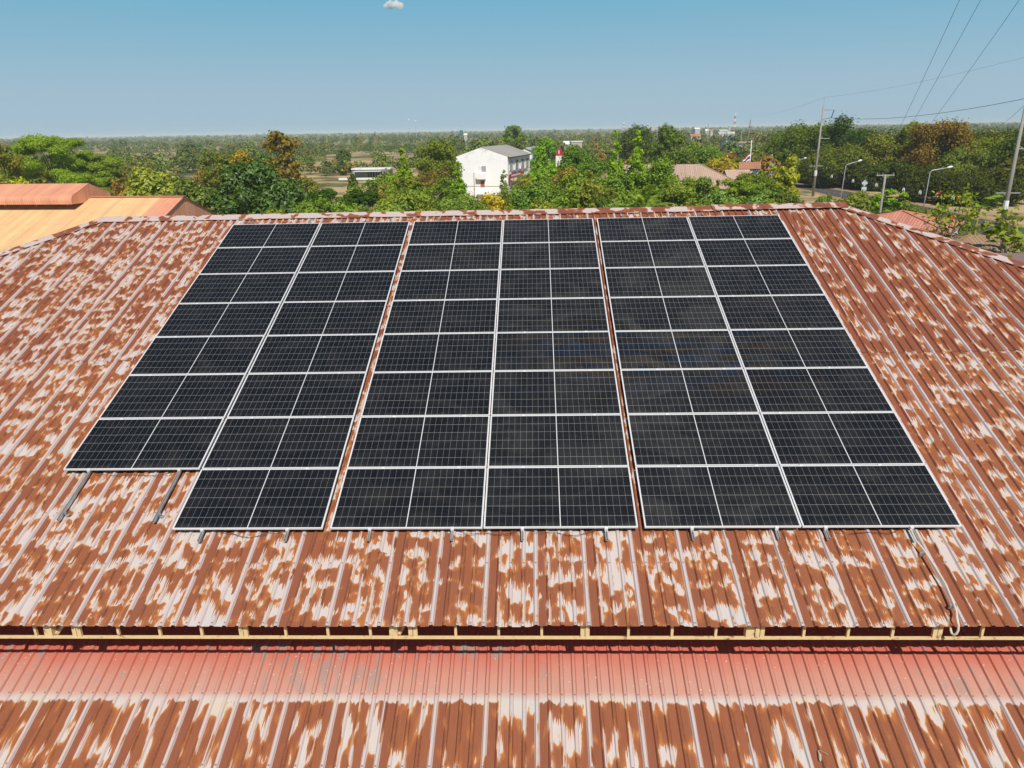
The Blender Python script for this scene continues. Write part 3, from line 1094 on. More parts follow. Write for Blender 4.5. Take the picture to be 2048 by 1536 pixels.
def make_tree_meshes(kind, h, r, cb, seed, dens=1.0, lsize=1.0, mat=None, branches=8, bark=None):
    rng = np.random.default_rng(seed)
    cl = clumps_for(kind, h, r, cb, rng)
    fac, ls, asp, flat, upb = LEAFSPEC[kind]
    ls *= lsize
    cs, ns, ss, ts = [], [], [], []
    for (x, y, z, cr) in cl:
        n = int(max(20, fac * dens * 13.0 * cr * cr / (ls * ls)))
        n = min(n, 1300)
        d = rng.normal(size=(n, 3))
        d /= np.linalg.norm(d, axis=1, keepdims=True)
        rad = cr * (0.55 + 0.5 * rng.random(n) ** 0.6) * (1 + 0.22 * rng.normal(size=n))
        off = d * rad[:, None]
        off[:, 2] *= flat
        c = np.array([x, y, z]) + off
        nn = d * 0.75 + rng.normal(size=(n, 3)) * 0.42
        nn[:, 2] += upb
        nn /= np.linalg.norm(nn, axis=1, keepdims=True)
        cs.append(c)
        ns.append(nn)
        ss.append(ls * rng.uniform(.65, 1.35, n))
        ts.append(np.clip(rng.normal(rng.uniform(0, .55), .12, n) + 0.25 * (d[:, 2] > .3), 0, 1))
    cen = np.concatenate(cs)
    ok = cen[:, 2] > 0.05
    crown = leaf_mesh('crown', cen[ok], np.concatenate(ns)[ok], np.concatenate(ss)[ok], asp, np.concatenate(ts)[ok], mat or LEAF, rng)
    tm = MB()
    tr_ = max(0.06, h * 0.016)
    zt = h * (cb + (1 - cb) * (0.75 if kind == 'column' else 0.45))
    lean = rng.normal(size=2) * 0.02 * h
    tm.tube([(0, 0, -0.1), (lean[0] * .4, lean[1] * .4, zt * .45), (lean[0], lean[1], zt)], [tr_ * 1.25, tr_ * .9, tr_ * .4], 7)
    order = rng.permutation(len(cl))[:branches]
    for j in order:
        x, y, z, cr = cl[j]
        z0 = min(z * .8, zt * rng.uniform(.45, .95))
        f_ = z0 / zt
        tm.tube([(lean[0] * f_, lean[1] * f_, z0), (x * .45 + lean[0] * .5, y * .45 + lean[1] * .5, z0 + (z - z0) * .6), (x * .95, y * .95, z)], [tr_ * .5, tr_ * .32, tr_ * .12], 5, caps=False)
    me = bpy.data.meshes.new('trunk')
    me.from_pydata(tm.v, [], tm.f)
    me.polygons.foreach_set('use_smooth', [True] * len(me.polygons))
    me.materials.append(bark or MAT['bark'])
    return crown, me


def place_tree(name, meshes, loc, color, label, cat, group=None, rz=0.0, sc=1.0):
    root = empty(name, loc, label, cat, group)
    for me, nm in ((meshes[1], 'trunk'), (meshes[0], 'crown')):
        o_ = bpy.data.objects.new(nm, me)
        COL.objects.link(o_)
        o_.parent = root
        o_.rotation_euler.z = rz
        o_.scale = (sc, sc, sc)
        o_.color = (*color, 1)
    return root


def hero(name, kind, px, ytop, D, wpx, cb, color, label, seed, dens=1.0, lsize=1.0, mat=None, branches=8, bark=None, cat='tree', group=None):
    p = at(px, ytop, D)
    h = max(1.0, p.z)
    r_ = wpx * 0.56 * D / F
    ms = make_tree_meshes(kind, h, r_, cb, seed, dens, lsize, mat, branches, bark)
    return place_tree(name, ms, (p.x, p.y, 0), color, label, cat, group)


DK, DG = (.022, .050, .014), (.032, .068, .017)
MG, OL = (.050, .092, .020), (.070, .088, .022)
BG, YG = (.085, .160, .022), (.150, .180, .026)
YL, OR_, BR, BL = (.22, .19, .03), (.24, .125, .03), (.15, .085, .035), (.055, .105, .050)

HERO = [
 # left of the white house
 ('mango_tree', 'loose', -8, 282, 118, 100, .25, (.075, .085, .025), 'dark mango tree with yellowish young leaves cut by the left picture edge', 1, 1.3, 1.0),
 ('acacia_tree', 'feather', 88, 270, 150, 190, .22, (.085, .145, .020), 'wide feathery bright green acacia standing behind the orange shed', 2, 1.2, 1.35),
 ('acacia_tree', 'feather', 178, 288, 160, 130, .15, (.080, .130, .022), 'lower feathery acacia at the right side of the wide bright acacia', 3, 1.1, 1.35),
 ('mango_tree', 'shrub', 35, 335, 100, 120, .2, (.17, .21, .022), 'bright yellow green leafy tree behind the left end of the shed ridge', 4, 1.0, 1.2),
 ('mango_tree', 'shrub', 182, 342, 98, 70, .2, (.13, .20, .022), 'small light green tree top above the orange roof vent', 5, 1.0, 1.2),
 ('mango_tree', 'mango', 292, 332, 104, 110, .2, (.105, .140, .022), 'light green mango tree with yellow tipped leaves behind the shed gable', 6, 1.0, 1.1),
 ('mango_tree', 'mango', 375, 356, 92, 110, .2, (.060, .095, .022), 'mid green mango tree between light mango and big dark mango', 7, 1.0, 1.05),
 ('mango_tree', 'mango', 512, 322, 86, 190, .12, (.028, .062, .016), 'big dark glossy mango tree in front of the tan field', 8, 1.15, 1.05),
 ('mango_tree', 'mango', 585, 392, 80, 90, .2, (.035, .074, .020), 'low dark mango tree beside the flat topped flame tree', 9, 1.0, 1.0),
 ('teak_tree', 'loose', 564, 255, 118, 78, .45, (.090, .082, .026), 'tall teak with orange yellow drying leaves behind the big dark mango', 10, 1.3, 1.35),
 ('padauk_tree', 'loose', 474, 299, 128, 82, .3, (.135, .115, .026), 'golden yellow leaved tree left of the orange teak', 11, 1.5, .9),
 ('padauk_tree', 'dome', 425, 288, 138, 75, .2, (.065, .085, .024), 'olive round tree left of the golden leaved tree', 12, 1.0, 1.2),
 ('flame_tree', 'umbrella', 645, 366, 112, 110, .45, (.020, .050, .008), 'flat topped dark green flame tree, left one of the two', 13, 1.3, 1.2),
 ('flame_tree', 'umbrella', 722, 370, 114, 100, .45, (.020, .048, .008), 'flat topped dark green flame tree, right one of the two', 14, 1.3, 1.2),
 ('mast_tree', 'column', 806, 295, 108, 66, .1, (.090, .150, .022), 'slender light green tree right of the low white building', 15, 1.1, 1.2),
 ('eucalyptus_tree', 'dome', 812, 372, 98, 120, .1, (.085, .130, .034), 'soft grey green tree under the slender light tree', 16, .9, .9),
 ('rain_tree', 'dome', 872, 272, 168, 92, .25, (.062, .092, .018), 'broad olive tree touching the left gable of the white house', 17, 1.0, 1.4),
 ('bare_tree', 'loose', 868, 330, 128, 80, .25, (.085, .080, .035), 'greyish half bare tree with pale branches left of the white house', 18, .8, .7),
 ('mast_tree', 'column', 916, 322, 112, 48, .08, (.085, .160, .022), 'slender bright green tree in front of the white gable wall', 19, 1.2, 1.1),
 ('eucalyptus_tree', 'column', 1008, 340, 120, 44, .1, (.085, .135, .045), 'thin pale green sapling in front of the white house corner', 20, .8, .8),
 ('padauk_tree', 'dome', 985, 372, 98, 85, .1, (.19, .18, .025), 'small yellow leaved tree in front of the white house', 21, 1.0, .9),
 ('eucalyptus_tree', 'dome', 925, 384, 92, 120, .05, (.075, .125, .040), 'soft green bush below the bright slender tree by the gable', 22, .9, .8),
 ('neem_tree', 'column', 1086, 296, 128, 92, .1, (.080, .155, .024), 'full light green tree covering the right end of the white house', 23, 1.2, 1.15),
 ('neem_tree', 'dome', 1056, 362, 108, 100, .1, (.060, .120, .035), 'blue green lower tree in front of the full light green tree', 24, 1.0, 1.0),
 ('tall_tree', 'dome', 1028, 240, 300, 48, .2, (.060, .105, .028), 'tall lone tree rising behind the grey roof of the white house', 25, 1.0, 2.0),
 ('neem_tree', 'dome', 1092, 272, 215, 60, .2, (.060, .130, .024), 'dark fronded tree left of the red gable', 26, 1.0, 1.4),
 ('bare_tree', 'loose', 1132, 332, 118, 100, .15, (.110, .100, .035), 'brownish thin leaved tree left of the round dark tree', 27, 1.0, .8),
 ('broadleaf_tree', 'dome', 1158, 297, 158, 90, .15, (.045, .092, .022), 'round dark green tree right of the red gable', 28, 1.1, 1.2),
 ('broadleaf_tree', 'dome', 1200, 352, 112, 150, .08, (.068, .120, .026), 'wide mid green tree behind the middle of the rusty ridge', 29, 1.0, .95),
 ('mast_tree', 'column', 1232, 262, 116, 62, .08, (.095, .170, .022), 'pointed light green tree, left one of the bright pair', 30, 1.2, 1.3),
 ('mast_tree', 'column', 1277, 258, 112, 66, .08, (.100, .175, .022), 'pointed light green tree, right one of the bright pair', 31, 1.2, 1.3),
 ('broadleaf_tree', 'dome', 1275, 250, 240, 80, .2, (.042, .068, .026), 'dark dull tree behind the bright pointed pair', 32, 1.0, 1.5),
 ('teak_tree', 'dome', 1348, 240, 182, 84, .2, (.052, .088, .026), 'tall dark teak tree in front of the distant town', 33, 1.1, 1.7),
 ('broadleaf_tree', 'dome', 1400, 288, 196, 90, .2, (.060, .112, .028), 'mid green tree right of the tall dark teak', 34, 1.0, 1.3),
 ('mast_tree', 'column', 1328, 322, 118, 62, .08, (.090, .155, .024), 'leafy green tree in front of the tall dark teak', 35, 1.0, 1.1),
 ('broadleaf_tree', 'dome', 1355, 350, 104, 90, .08, (.080, .125, .030), 'light dusty tree below the left slope of the beige roof', 36, .9, .9),
 ('padauk_tree', 'dome', 1445, 311, 162, 76, .15, (.145, .145, .028), 'round yellowish tree behind the beige tiled roof', 37, 1.1, 1.1),
 ('broadleaf_tree', 'shrub', 1391, 374, 70, 60, .2, (.17, .24, .022), 'vivid yellow green young tree just behind the rusty ridge', 38, 1.2, 1.0),
 ('eucalyptus_tree', 'dome', 1455, 366, 80, 120, .05, (.085, .150, .055), 'pale blue green weeping tree right of the vivid young tree', 39, .9, .8),
 ('eucalyptus_tree', 'dome', 1535, 376, 76, 120, .05, (.072, .135, .058), 'pale blue green bush near the road end of the ridge', 40, .9, .8),
 ('mango_tree', 'dome', 1508, 336, 124, 90, .1, (.060, .092, .020), 'dark rounded mango tree in front of the small gatehouse', 41, 1.1, 1.0),
 ('teak_tree', 'loose', 1575, 308, 122, 80, .15, (.135, .165, .028), 'yellow green teak tree left of the tall concrete pole', 42, 1.9, 1.1),
 ('broadleaf_tree', 'dome', 1575, 370, 104, 80, .05, (.050, .078, .024), 'dark shrubby tree at the foot of the yellow green teak', 43, 1.0, .9),
 ('rain_tree', 'dome', 1608, 248, 218, 125, .15, (.045, .074, .016), 'dark spreading tree left behind the tall concrete pole', 44, 1.0, 1.6),
 ('rain_tree', 'dome', 1560, 285, 250, 90, .15, (.055, .090, .022), 'mid green roadside tree left of the dark spreading tree', 45, 1.0, 1.6),
 ('cypress_tree', 'dome', 1697, 226, 205, 122, .12, (.022, .046, .014), 'very dark tall tree right behind the tall concrete pole', 46, 1.2, 1.5),
 ('rain_tree', 'dome', 1680, 292, 196, 120, .12, (.052, .074, .018), 'brown green roadside tree below the very dark tall tree', 47, 1.0, 1.3),
 ('rain_tree', 'dome', 1775, 278, 198, 130, .12, (.080, .098, .022), 'sunny yellow green tree between dark tall and rusty brown trees', 48, 1.0, 1.4),
 ('broadleaf_tree', 'dome', 1835, 238, 192, 80, .15, (.070, .098, .022), 'green crown left behind the rusty brown tree', 49, 1.0, 1.4),
 ('rain_tree', 'dome', 1885, 228, 178, 138, .10, (.082, .066, .022), 'large tree with rusty orange brown crown beside the road', 50, 1.1, 1.4),
 ('broadleaf_tree', 'dome', 1935, 290, 168, 110, .10, (.060, .088, .028), 'dull green tree right of the rusty brown crown', 51, 1.0, 1.3),
 ('rain_tree', 'dome', 1985, 275, 176, 130, .12, (.072, .098, .022), 'olive yellow tree near the right picture edge', 52, 1.0, 1.4),
 ('broadleaf_tree', 'dome', 2052, 250, 160, 100, .12, (.036, .058, .020), 'very dark tree cut by the right picture edge', 53, 1.0, 1.3),
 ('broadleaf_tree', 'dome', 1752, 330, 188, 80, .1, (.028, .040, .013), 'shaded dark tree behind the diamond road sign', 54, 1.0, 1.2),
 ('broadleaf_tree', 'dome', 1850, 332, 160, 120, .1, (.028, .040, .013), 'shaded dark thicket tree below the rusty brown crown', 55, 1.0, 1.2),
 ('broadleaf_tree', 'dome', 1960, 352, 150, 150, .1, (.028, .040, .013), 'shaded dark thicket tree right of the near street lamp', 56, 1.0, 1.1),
 ('broadleaf_tree', 'dome', 1315, 318, 112, 120, .08, (.066, .118, .024), 'dense green tree hiding the middle of the beige roof', 61, 1.0, .95),
 ('broadleaf_tree', 'dome', 1366, 334, 106, 88, .08, (.078, .128, .026), 'green tree hiding the beige roof right of its middle', 62, 1.0, .95),
 ('broadleaf_tree', 'dome', 1246, 338, 110, 84, .08, (.058, .104, .024), 'green tree below the left one of the bright pointed pair', 63, 1.0, .95),
 ('broadleaf_tree', 'dome', 1095, 352, 112, 100, .08, (.070, .120, .028), 'wide green tree below the red gable tower', 64, 1.0, .95),
 ('broadleaf_tree', 'dome', 1408, 343, 104, 66, .08, (.062, .108, .022), 'dark leafy tree in front of the right part of the beige roof', 65, 1.0, .95),
 # near the road, in front
 ('mango_tree', 'mango', 1708, 388, 96, 90, .1, (.070, .100, .018), 'low dark mango bush behind the right end of the ridge', 57, 1.0, .9),
 ('acacia_tree', 'feather', 1785, 370, 98, 78, .1, (.085, .165, .018), 'bright green feathery young tree behind the short power pole', 58, 1.6, 1.2),
]
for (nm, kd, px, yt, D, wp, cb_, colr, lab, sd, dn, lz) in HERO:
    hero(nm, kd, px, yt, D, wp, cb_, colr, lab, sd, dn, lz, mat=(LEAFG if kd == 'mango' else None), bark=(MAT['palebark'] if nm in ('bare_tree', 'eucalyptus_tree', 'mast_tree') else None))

# bushes on the near verge
for i, (px, yt, D, wp) in enumerate(((1655, 384, 128, 34), (1722, 380, 122, 62), (1748, 392, 112, 50), (1822, 396, 118, 56), (1860, 418, 100, 60), (1890, 408, 108, 44), (1935, 428, 96, 54), (1985, 440, 92, 50))):
    hero('verge_bush', 'dome', px, yt, D, wp, .02, ((.062, .100, .022), (.080, .112, .026), (.052, .088, .022))[i % 3], 'leafy bush on the near verge of the road', 450 + i, .9, .9, cat='bush', group='bushes along the near road verge')

# dark wood along the far side of the road
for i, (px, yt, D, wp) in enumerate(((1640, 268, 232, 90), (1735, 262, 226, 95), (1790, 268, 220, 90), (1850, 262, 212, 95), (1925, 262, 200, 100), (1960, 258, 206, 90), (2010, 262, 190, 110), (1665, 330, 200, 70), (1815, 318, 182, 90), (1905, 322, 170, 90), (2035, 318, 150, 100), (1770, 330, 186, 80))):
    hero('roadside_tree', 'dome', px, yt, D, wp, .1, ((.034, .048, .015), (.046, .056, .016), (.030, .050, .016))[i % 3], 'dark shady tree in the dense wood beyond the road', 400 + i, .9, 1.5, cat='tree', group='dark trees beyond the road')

# understory just behind the hall
protos = [make_tree_meshes('shrub', 9.0, 3.6, .1, 200 + i, 1.0, 1.0) for i in range(4)]
rnd = random.Random(5)
for i in range(46):
    px = 420 + 1260 * (i + rnd.random()) / 46
    if 1240 < px < 1335 or 1365 < px < 1418:
        continue
    D = rnd.uniform(64, 104)
    p = at(px, 400, D)
    ms = protos[i % 4]
    colr = rnd.choice([(.060, .105, .026), (.075, .125, .034), (.048, .085, .022), (.095, .125, .030), (.070, .120, .050)])
    zt = at(px, rnd.uniform(388, 412), D).z
    place_tree('shrub', ms, (p.x, p.y, 0), colr, 'leafy green bush in the thicket just behind the rusty ridge', 'shrub', 'bushes in the thicket behind the hall', rnd.uniform(0, 6.28), max(.6, zt / 9.0))

# taller thicket trees between the hall and the houses
thick = [make_tree_meshes(k_, 10.0, r__, .08, 240 + i, 1.0, 1.05) for i, (k_, r__) in enumerate((('dome', 3.8), ('column', 2.6), ('dome', 3.2), ('loose', 3.2), ('dome', 4.2), ('feather', 3.8)))]
rnd = random.Random(15)
for i in range(58):
    px = rnd.choice((rnd.uniform(600, 900), rnd.uniform(1040, 1600), rnd.uniform(1090, 1600)))
    D = rnd.uniform(96, 126)
    if 590 < px < 780:
        D, yt = rnd.uniform(75, 95), rnd.uniform(396, 412)
    elif 1370 < px < 1480:
        yt = rnd.uniform(358, 385)
    elif 1180 < px < 1262:
        yt = rnd.uniform(352, 380)
    else:
        yt = rnd.uniform(330, 385)
    p = at(px, yt, D)
    colr = rnd.choice([(.060, .105, .022), (.080, .130, .026), (.050, .085, .022), (.090, .115, .028), (.070, .125, .040), (.085, .150, .024)])
    place_tree('thicket_tree', thick[i % 6], (p.x, p.y, 0), colr, 'green thicket tree between the hall ridge and the houses', 'tree', 'thicket trees behind the hall', rnd.uniform(0, 6.28), p.z / 10.0)

# scrub trees on the plain
plain = [make_tree_meshes(k, 8.0, r_, .15, 300 + i, .8, 2.0) for i, (k, r_) in enumerate((('dome', 4.2), ('dome', 3.6), ('loose', 3.6), ('loose', 3.0), ('feather', 4.4), ('column', 2.6)))]
rnd = random.Random(77)


FIELDS = [(185, 305, 430, 900, .96), (345, 430, 380, 760, .95), (250, 345, 250, 420, .8), (345, 470, 250, 330, .85), (690, 860, 330, 560, .93), (-300, 60, 380, 620, .85), (560, 680, 300, 480, .7), (560, 700, 900, 1100, .9), (860, 960, 620, 720, .85),
          (0, 140, 780, 920, .9), (400, 560, 640, 720, .8), (1600, 1750, 800, 980, .8), (1100, 1220, 640, 740, .8)]


def clearing(px, D):                      # open dry paddy fields between the trees
    if 580 < px < 800 and 185 < D < 285:
        return True
    if 225 < px < 400 and 150 < D < 235 and rnd.random() < .75:
        return True
    for (x0, x1, d0, d1, f_) in FIELDS:
        if x0 < px < x1 and d0 < D < d1:
            return rnd.random() < f_
    if 905 < px < 1130 and 150 < D < 260:
        return True
    if 1380 < px < 1520 and 300 < D < 420:
        return rnd.random() < .6
    return False


PALETTE = [(.050, .082, .022), (.062, .100, .026), (.080, .098, .028), (.110, .105, .032), (.042, .070, .022), (.075, .115, .030), (.125, .095, .035), (.055, .095, .03)]
cnt = 0
while cnt < 290:
    px = rnd.uniform(-160, 2200)
    D = 150 * math.exp(rnd.random() ** 0.9 * math.log(380 / 150))
    if clearing(px, D):
        continue
    if px > 1540 and D < 240:
        continue
    p = at(px, 300, D)
    ms = plain[rnd.choice((0, 0, 1, 1, 2, 3, 4, 5))]
    place_tree('scrub_tree', ms, (p.x, p.y, 0), rnd.choice(PALETTE), 'mid distance scrub tree among many on the dry plain', 'tree', 'scrub trees on the plain', rnd.uniform(0, 6.28), rnd.uniform(.55, 1.15))
    cnt += 1

# the far wood: nobody could count it
rng = np.random.default_rng(9)


def far_wood():
    cs, ns, ss, ts = [], [], [], []
    cl = []
    N = 19000
    lo, hi = math.log(300), math.log(9000)
    u_ = rng.random(N)
    Ds = np.exp(lo + (hi - lo) * u_)
    pxs = rng.uniform(-700, 2750, N)
    for D, px in zip(Ds, pxs):
        if D < 1300 and clearing(px, D):
            continue
        r0 = RIGHT * ((px - 1024) / F) - BACK
        d2 = Vector((r0.x, r0.y, 0))
        p = Vector((CAM.x, CAM.y, 0)) + d2 * (D / d2.length)
        lumps = 0.5 + 0.5 * math.sin(p.x * .011 + 1.3 * math.sin(p.y * .007)) * math.sin(p.y * .009 + .5)
        hgt = (5.0 + 4.0 * lumps + rng.normal() * 2.0 + (rng.random() < .04) * rng.uniform(2, 5))
        if px > 1500:
            hgt += 1.2
        if px < 960 and D < 1000:
            if rng.random() < .28:
                continue
            hgt *= rng.uniform(.6, 1.0)
        hgt = max(2.6, hgt) * (1 + (0.25 if D > 2500 else 0))
        wd = rng.uniform(2.6, 5.2) * (1 + (D > 1500) * .5 + (D > 3500) * .9)
        n = 150 if D < 700 else (64 if D < 1500 else (26 if D < 3500 else 11))
        d = rng.normal(size=(n, 3))
        d /= np.linalg.norm(d, axis=1, keepdims=True)
        d[:, 2] = np.abs(d[:, 2]) * np.where(rng.random(n) < .75, 1, -0.6)
        c = np.array([p.x, p.y, hgt * .52]) + d * np.array([wd, wd, hgt * .46]) * rng.uniform(.65, 1.05, (n, 1))
        nn = d + rng.normal(size=(n, 3)) * .5
        nn[:, 2] += .25
        nn /= np.linalg.norm(nn, axis=1, keepdims=True)
        size = 3.1 * math.sqrt(wd * hgt / n) * rng.uniform(.6, 1.25, n) * .66
        cs.append(c)
        ns.append(nn)
        ss.append(size)
        ts.append(np.full(n, min(1.0, max(0.0, .5 + .33 * math.sin(p.x * .013 + 2 * math.sin(p.y * .006)) + rng.normal() * .24))))
    return np.concatenate(cs), np.concatenate(ns), np.concatenate(ss), np.concatenate(ts)


def far_material():
    t = NT('distant woodland')
    at_ = t.n('ShaderNodeAttribute')
    at_.attribute_name = 'tint'
    ge = t.n('ShaderNodeNewGeometry')
    rp = t.n('ShaderNodeValToRGB', Fac=at_.outputs['Fac'])
    cr = rp.color_ramp
    cr.interpolation = 'CONSTANT'
    cols = [(.050, .078, .022), (.066, .100, .024), (.090, .110, .026), (.054, .088, .024), (.100, .105, .030), (.042, .064, .020), (.115, .098, .034), (.078, .118, .026)]
    cr.elements[0].color = (*cols[0], 1)
    cr.elements[1].color = (*cols[-1], 1)
    cr.elements[1].position = 0.9
    for i, c in enumerate(cols[1:-1]):
        e = cr.elements.new(0.15 + i * 0.125)
        e.color = (*c, 1)
    c = t.mul(t.mul(rp.outputs[0], (1.12, 1.03, 0.85, 1)), t.gray(t.math('ADD', 1.35, t.math('MULTIPLY', ge.outputs['Random Per Island'], 0.8))))
    t.t.links.new(t.n('ShaderNodeBsdfDiffuse', Color=c).outputs[0], t.out.inputs[0])
    return t.m


c_, n_, s_, t_2 = far_wood()
fw = bpy.data.objects.new('distant_wood', leaf_mesh('distant_wood', c_, n_, s_, 1.15, t_2, far_material(), rng))
COL.objects.link(fw)
tag(fw, 'dense mixed woodland covering the plain up to the horizon', 'woodland', kind='stuff')

# ------------------------------------------------------------------ buildings around
def rib_tex(name, c1, c2, pitch, axis=0, rough=0.6, patch=None):
    """ribbed painted sheet: relief and slight colour differences from sheet to sheet across local axis"""
    t = NT(name)
    _, U, V = t.uv()
    M_ = t.math
    r = M_('DIVIDE', U, pitch)
    d = M_('ABSOLUTE', M_('SUBTRACT', r, M_('ROUND', r)))
    sheet = t.white(t.comb(M_('FLOOR', M_('DIVIDE', r, 3.0)), 2.0, 5.0))
    n = t.noise(t.comb(U, V, 0.0), 0.8, 4, 0.6)
    c = t.mix(t.step(sheet, 0.45, 0.75), c1, c2)
    c = t.mul(c, t.gray(M_('SUBTRACT', 1.0, M_('MULTIPLY', t.step(t.white(t.comb(M_('FLOOR', r), 4.0, 4.0)), 0.6, 1.0), 0.10))))
    c = t.mul(c, t.gray(M_('ADD', 0.85, M_('MULTIPLY', n, 0.3))))
    if patch:
        c = t.mix(t.step(n, 0.55, 0.7), c, patch)
    c = t.mul(c, t.gray(M_('SUBTRACT', 1.0, M_('MULTIPLY', t.step(d, 0.22, 0.10), 0.16))))
    grime = t.noise(t.comb(M_('MULTIPLY', U, 3.0), M_('MULTIPLY', V, 0.35), 2.0), 1.0, 4.0, 0.6)
    c = t.mul(c, t.gray(M_('ADD', 0.86, M_('MULTIPLY', grime, 0.28))))
    h = M_('SUBTRACT', 1.0, t.step(d, 0.06, 0.16))
    t.bsdf(c, rough, 0, 0.3, normal=t.bump(h, 1.0, 0.03))
    return t.m


def quad_uv(quads, name, mat, root, par=None):
    """quads (a,b,c,d): a-b along the ribs' normal direction (u), a-d down the slope (v)"""
    mbq, uv = MB(), []
    for a, b, c, d in quads:
        a, b, c, d = map(Vector, (a, b, c, d))
        ux = (b - a).normalized()
        vx = (d - a)
        vx = (vx - ux * vx.dot(ux)).normalized()
        for p in (a, b, c, d):
            uv.append(((p - a).dot(ux), (p - a).dot(vx)))
        mbq.add((a, b, c, d), [(0, 1, 2, 3)])
    return mbq.build(name, mat, par or root, origin=root.location, uv=uv)


class Frame:
    """local axes on the ground: x along the ridge, y across, z up"""
    def __init__(self, o, ang):
        self.o = Vector((o[0], o[1], 0))
        self.x = Vector((math.cos(ang), math.sin(ang), 0))
        self.y = Vector((-math.sin(ang), math.cos(ang), 0))
        self.R = Matrix((self.x, self.y, Vector((0, 0, 1)))).transposed()

    def __call__(self, x, y, z):
        return self.o + self.x * x + self.y * y + Vector((0, 0, z))


# orange shed on the left
pz = at(366, 393, 70)
ang = math.radians(-5)
fr_s = Frame(pz, ang)
rz_ = pz.z
SHED = empty('shed', fr_s(-15, 0, 0), 'long shed with orange and salmon ribbed metal roof and raised ridge vent', 'shed')
m_or = rib_tex('orange roof sheet', (0.83, 0.56, 0.27), (0.81, 0.50, 0.25), 0.20)
m_sal = rib_tex('salmon wall sheet', (0.78, 0.37, 0.22), (0.75, 0.33, 0.20), 0.20)
sl_ = math.tan(math.radians(21))
hw = 11.0
Lx = -46
quad_uv([(fr_s(Lx, 0, rz_), fr_s(-2.2, 0, rz_), fr_s(-2.2, -hw, rz_ - hw * sl_), fr_s(Lx, -hw, rz_ - hw * sl_))], 'roof', m_or, SHED)
quad_uv([(fr_s(-2.2, 0, rz_), fr_s(0.12, 0, rz_), fr_s(0.12, -hw, rz_ - hw * sl_), fr_s(-2.2, -hw, rz_ - hw * sl_))], 'roof', m_sal, SHED)
quad_uv([(fr_s(0.12, 0, rz_), fr_s(Lx, 0, rz_), fr_s(Lx, hw, rz_ - hw * sl_), fr_s(0.12, hw, rz_ - hw * sl_))], 'roof', m_or, SHED)
q = MB()
q.bar(fr_s(Lx, 0, rz_ + .03), fr_s(0.15, 0, rz_ + .03), 0.5, 0.06)
q.build('ridge_cap', m_sal if False else simple('salmon flashing', (0.56, 0.25, 0.16)), SHED, origin=SHED.location)
gv, guv_ = MB(), []
gp = [fr_s(0, -hw + .3, 0), fr_s(0, hw - .3, 0), fr_s(0, hw - .3, rz_ - (hw - .3) * sl_ - .05), fr_s(0, 0, rz_ - .05), fr_s(0, -hw + .3, rz_ - (hw - .3) * sl_ - .05)]
gv.poly(gp)
guv_ = [((p - fr_s(0, 0, 0)).dot(fr_s.y), p.z) for p in gp]
gv.build('gable_wall', rib_tex('salmon gable sheet', (0.86, 0.42, 0.27), (0.82, 0.36, 0.22), 0.30), SHED, origin=SHED.location, uv=guv_)  # lighter copy of the salmon sheet: sun caught by its ribs, put into colour
w_ = MB()
for sy in (-1, 1):
    w_.bar(fr_s(Lx, sy * (hw - .4), 2), fr_s(0, sy * (hw - .4), 2), 0.15, 4)
w_.build('wall', MAT['wall'], SHED, origin=SHED.location)
# raised vent with rounded eaves
vx1 = -9.3
vt, vw, vd = rz_ + 1.28, 2.9, 0.95
prof = [(0, vt)]
for k in range(0, 7):
    a = math.radians(90 - 22 - k * 11.5)
    prof.append((-(vw - .55) - .55 * math.cos(a), (vt - (vw - .55) * math.tan(math.radians(20))) - .55 + .55 * math.sin(a)))
prof.append((-vw + .02, prof[-1][1] - .28))
mbv, uvv = MB(), []
for sy in (1, -1):
    acc = 0
    pr = None
    for (y, z) in prof:
        if pr:
            acc += math.hypot(y - pr[0], z - pr[1])
        pr = (y, z)
        o0 = len(mbv.v)
        mbv.v += [tuple(fr_s(Lx, sy * y, z)), tuple(fr_s(vx1, sy * y, z))]
        uvv += [(0, acc), (vx1 - Lx, acc)]
        if acc > 0:
            mbv.f.append((o0 - 2, o0 - 1, o0 + 1, o0))
vent_roof = mbv.build('ridge_vent', m_sal, SHED, origin=SHED.location, uv=uvv, smooth=False)
gp = [fr_s(vx1 - .02, y, z) for (y, z) in prof] + [fr_s(vx1 - .02, -y, z) for (y, z) in reversed(prof[1:])]
gm = MB()
gm.poly(gp)
gm.build('vent_end', m_sal, vent_roof, origin=SHED.location, uv=[((p - fr_s.o).dot(fr_s.y), p.z) for p in gp])
vp = MB()
for k in range(12):
    vp.box(fr_s(vx1 - 1.2 - 3.2 * k, -1.9, rz_ - .1), (0.1, 0.1, 1.2), fr_s.R)
    vp.box(fr_s(vx1 - 1.2 - 3.2 * k, 1.9, rz_ - .1), (0.1, 0.1, 1.2), fr_s.R)
vp.build('vent_post', MAT['cream'], vent_roof, origin=SHED.location)

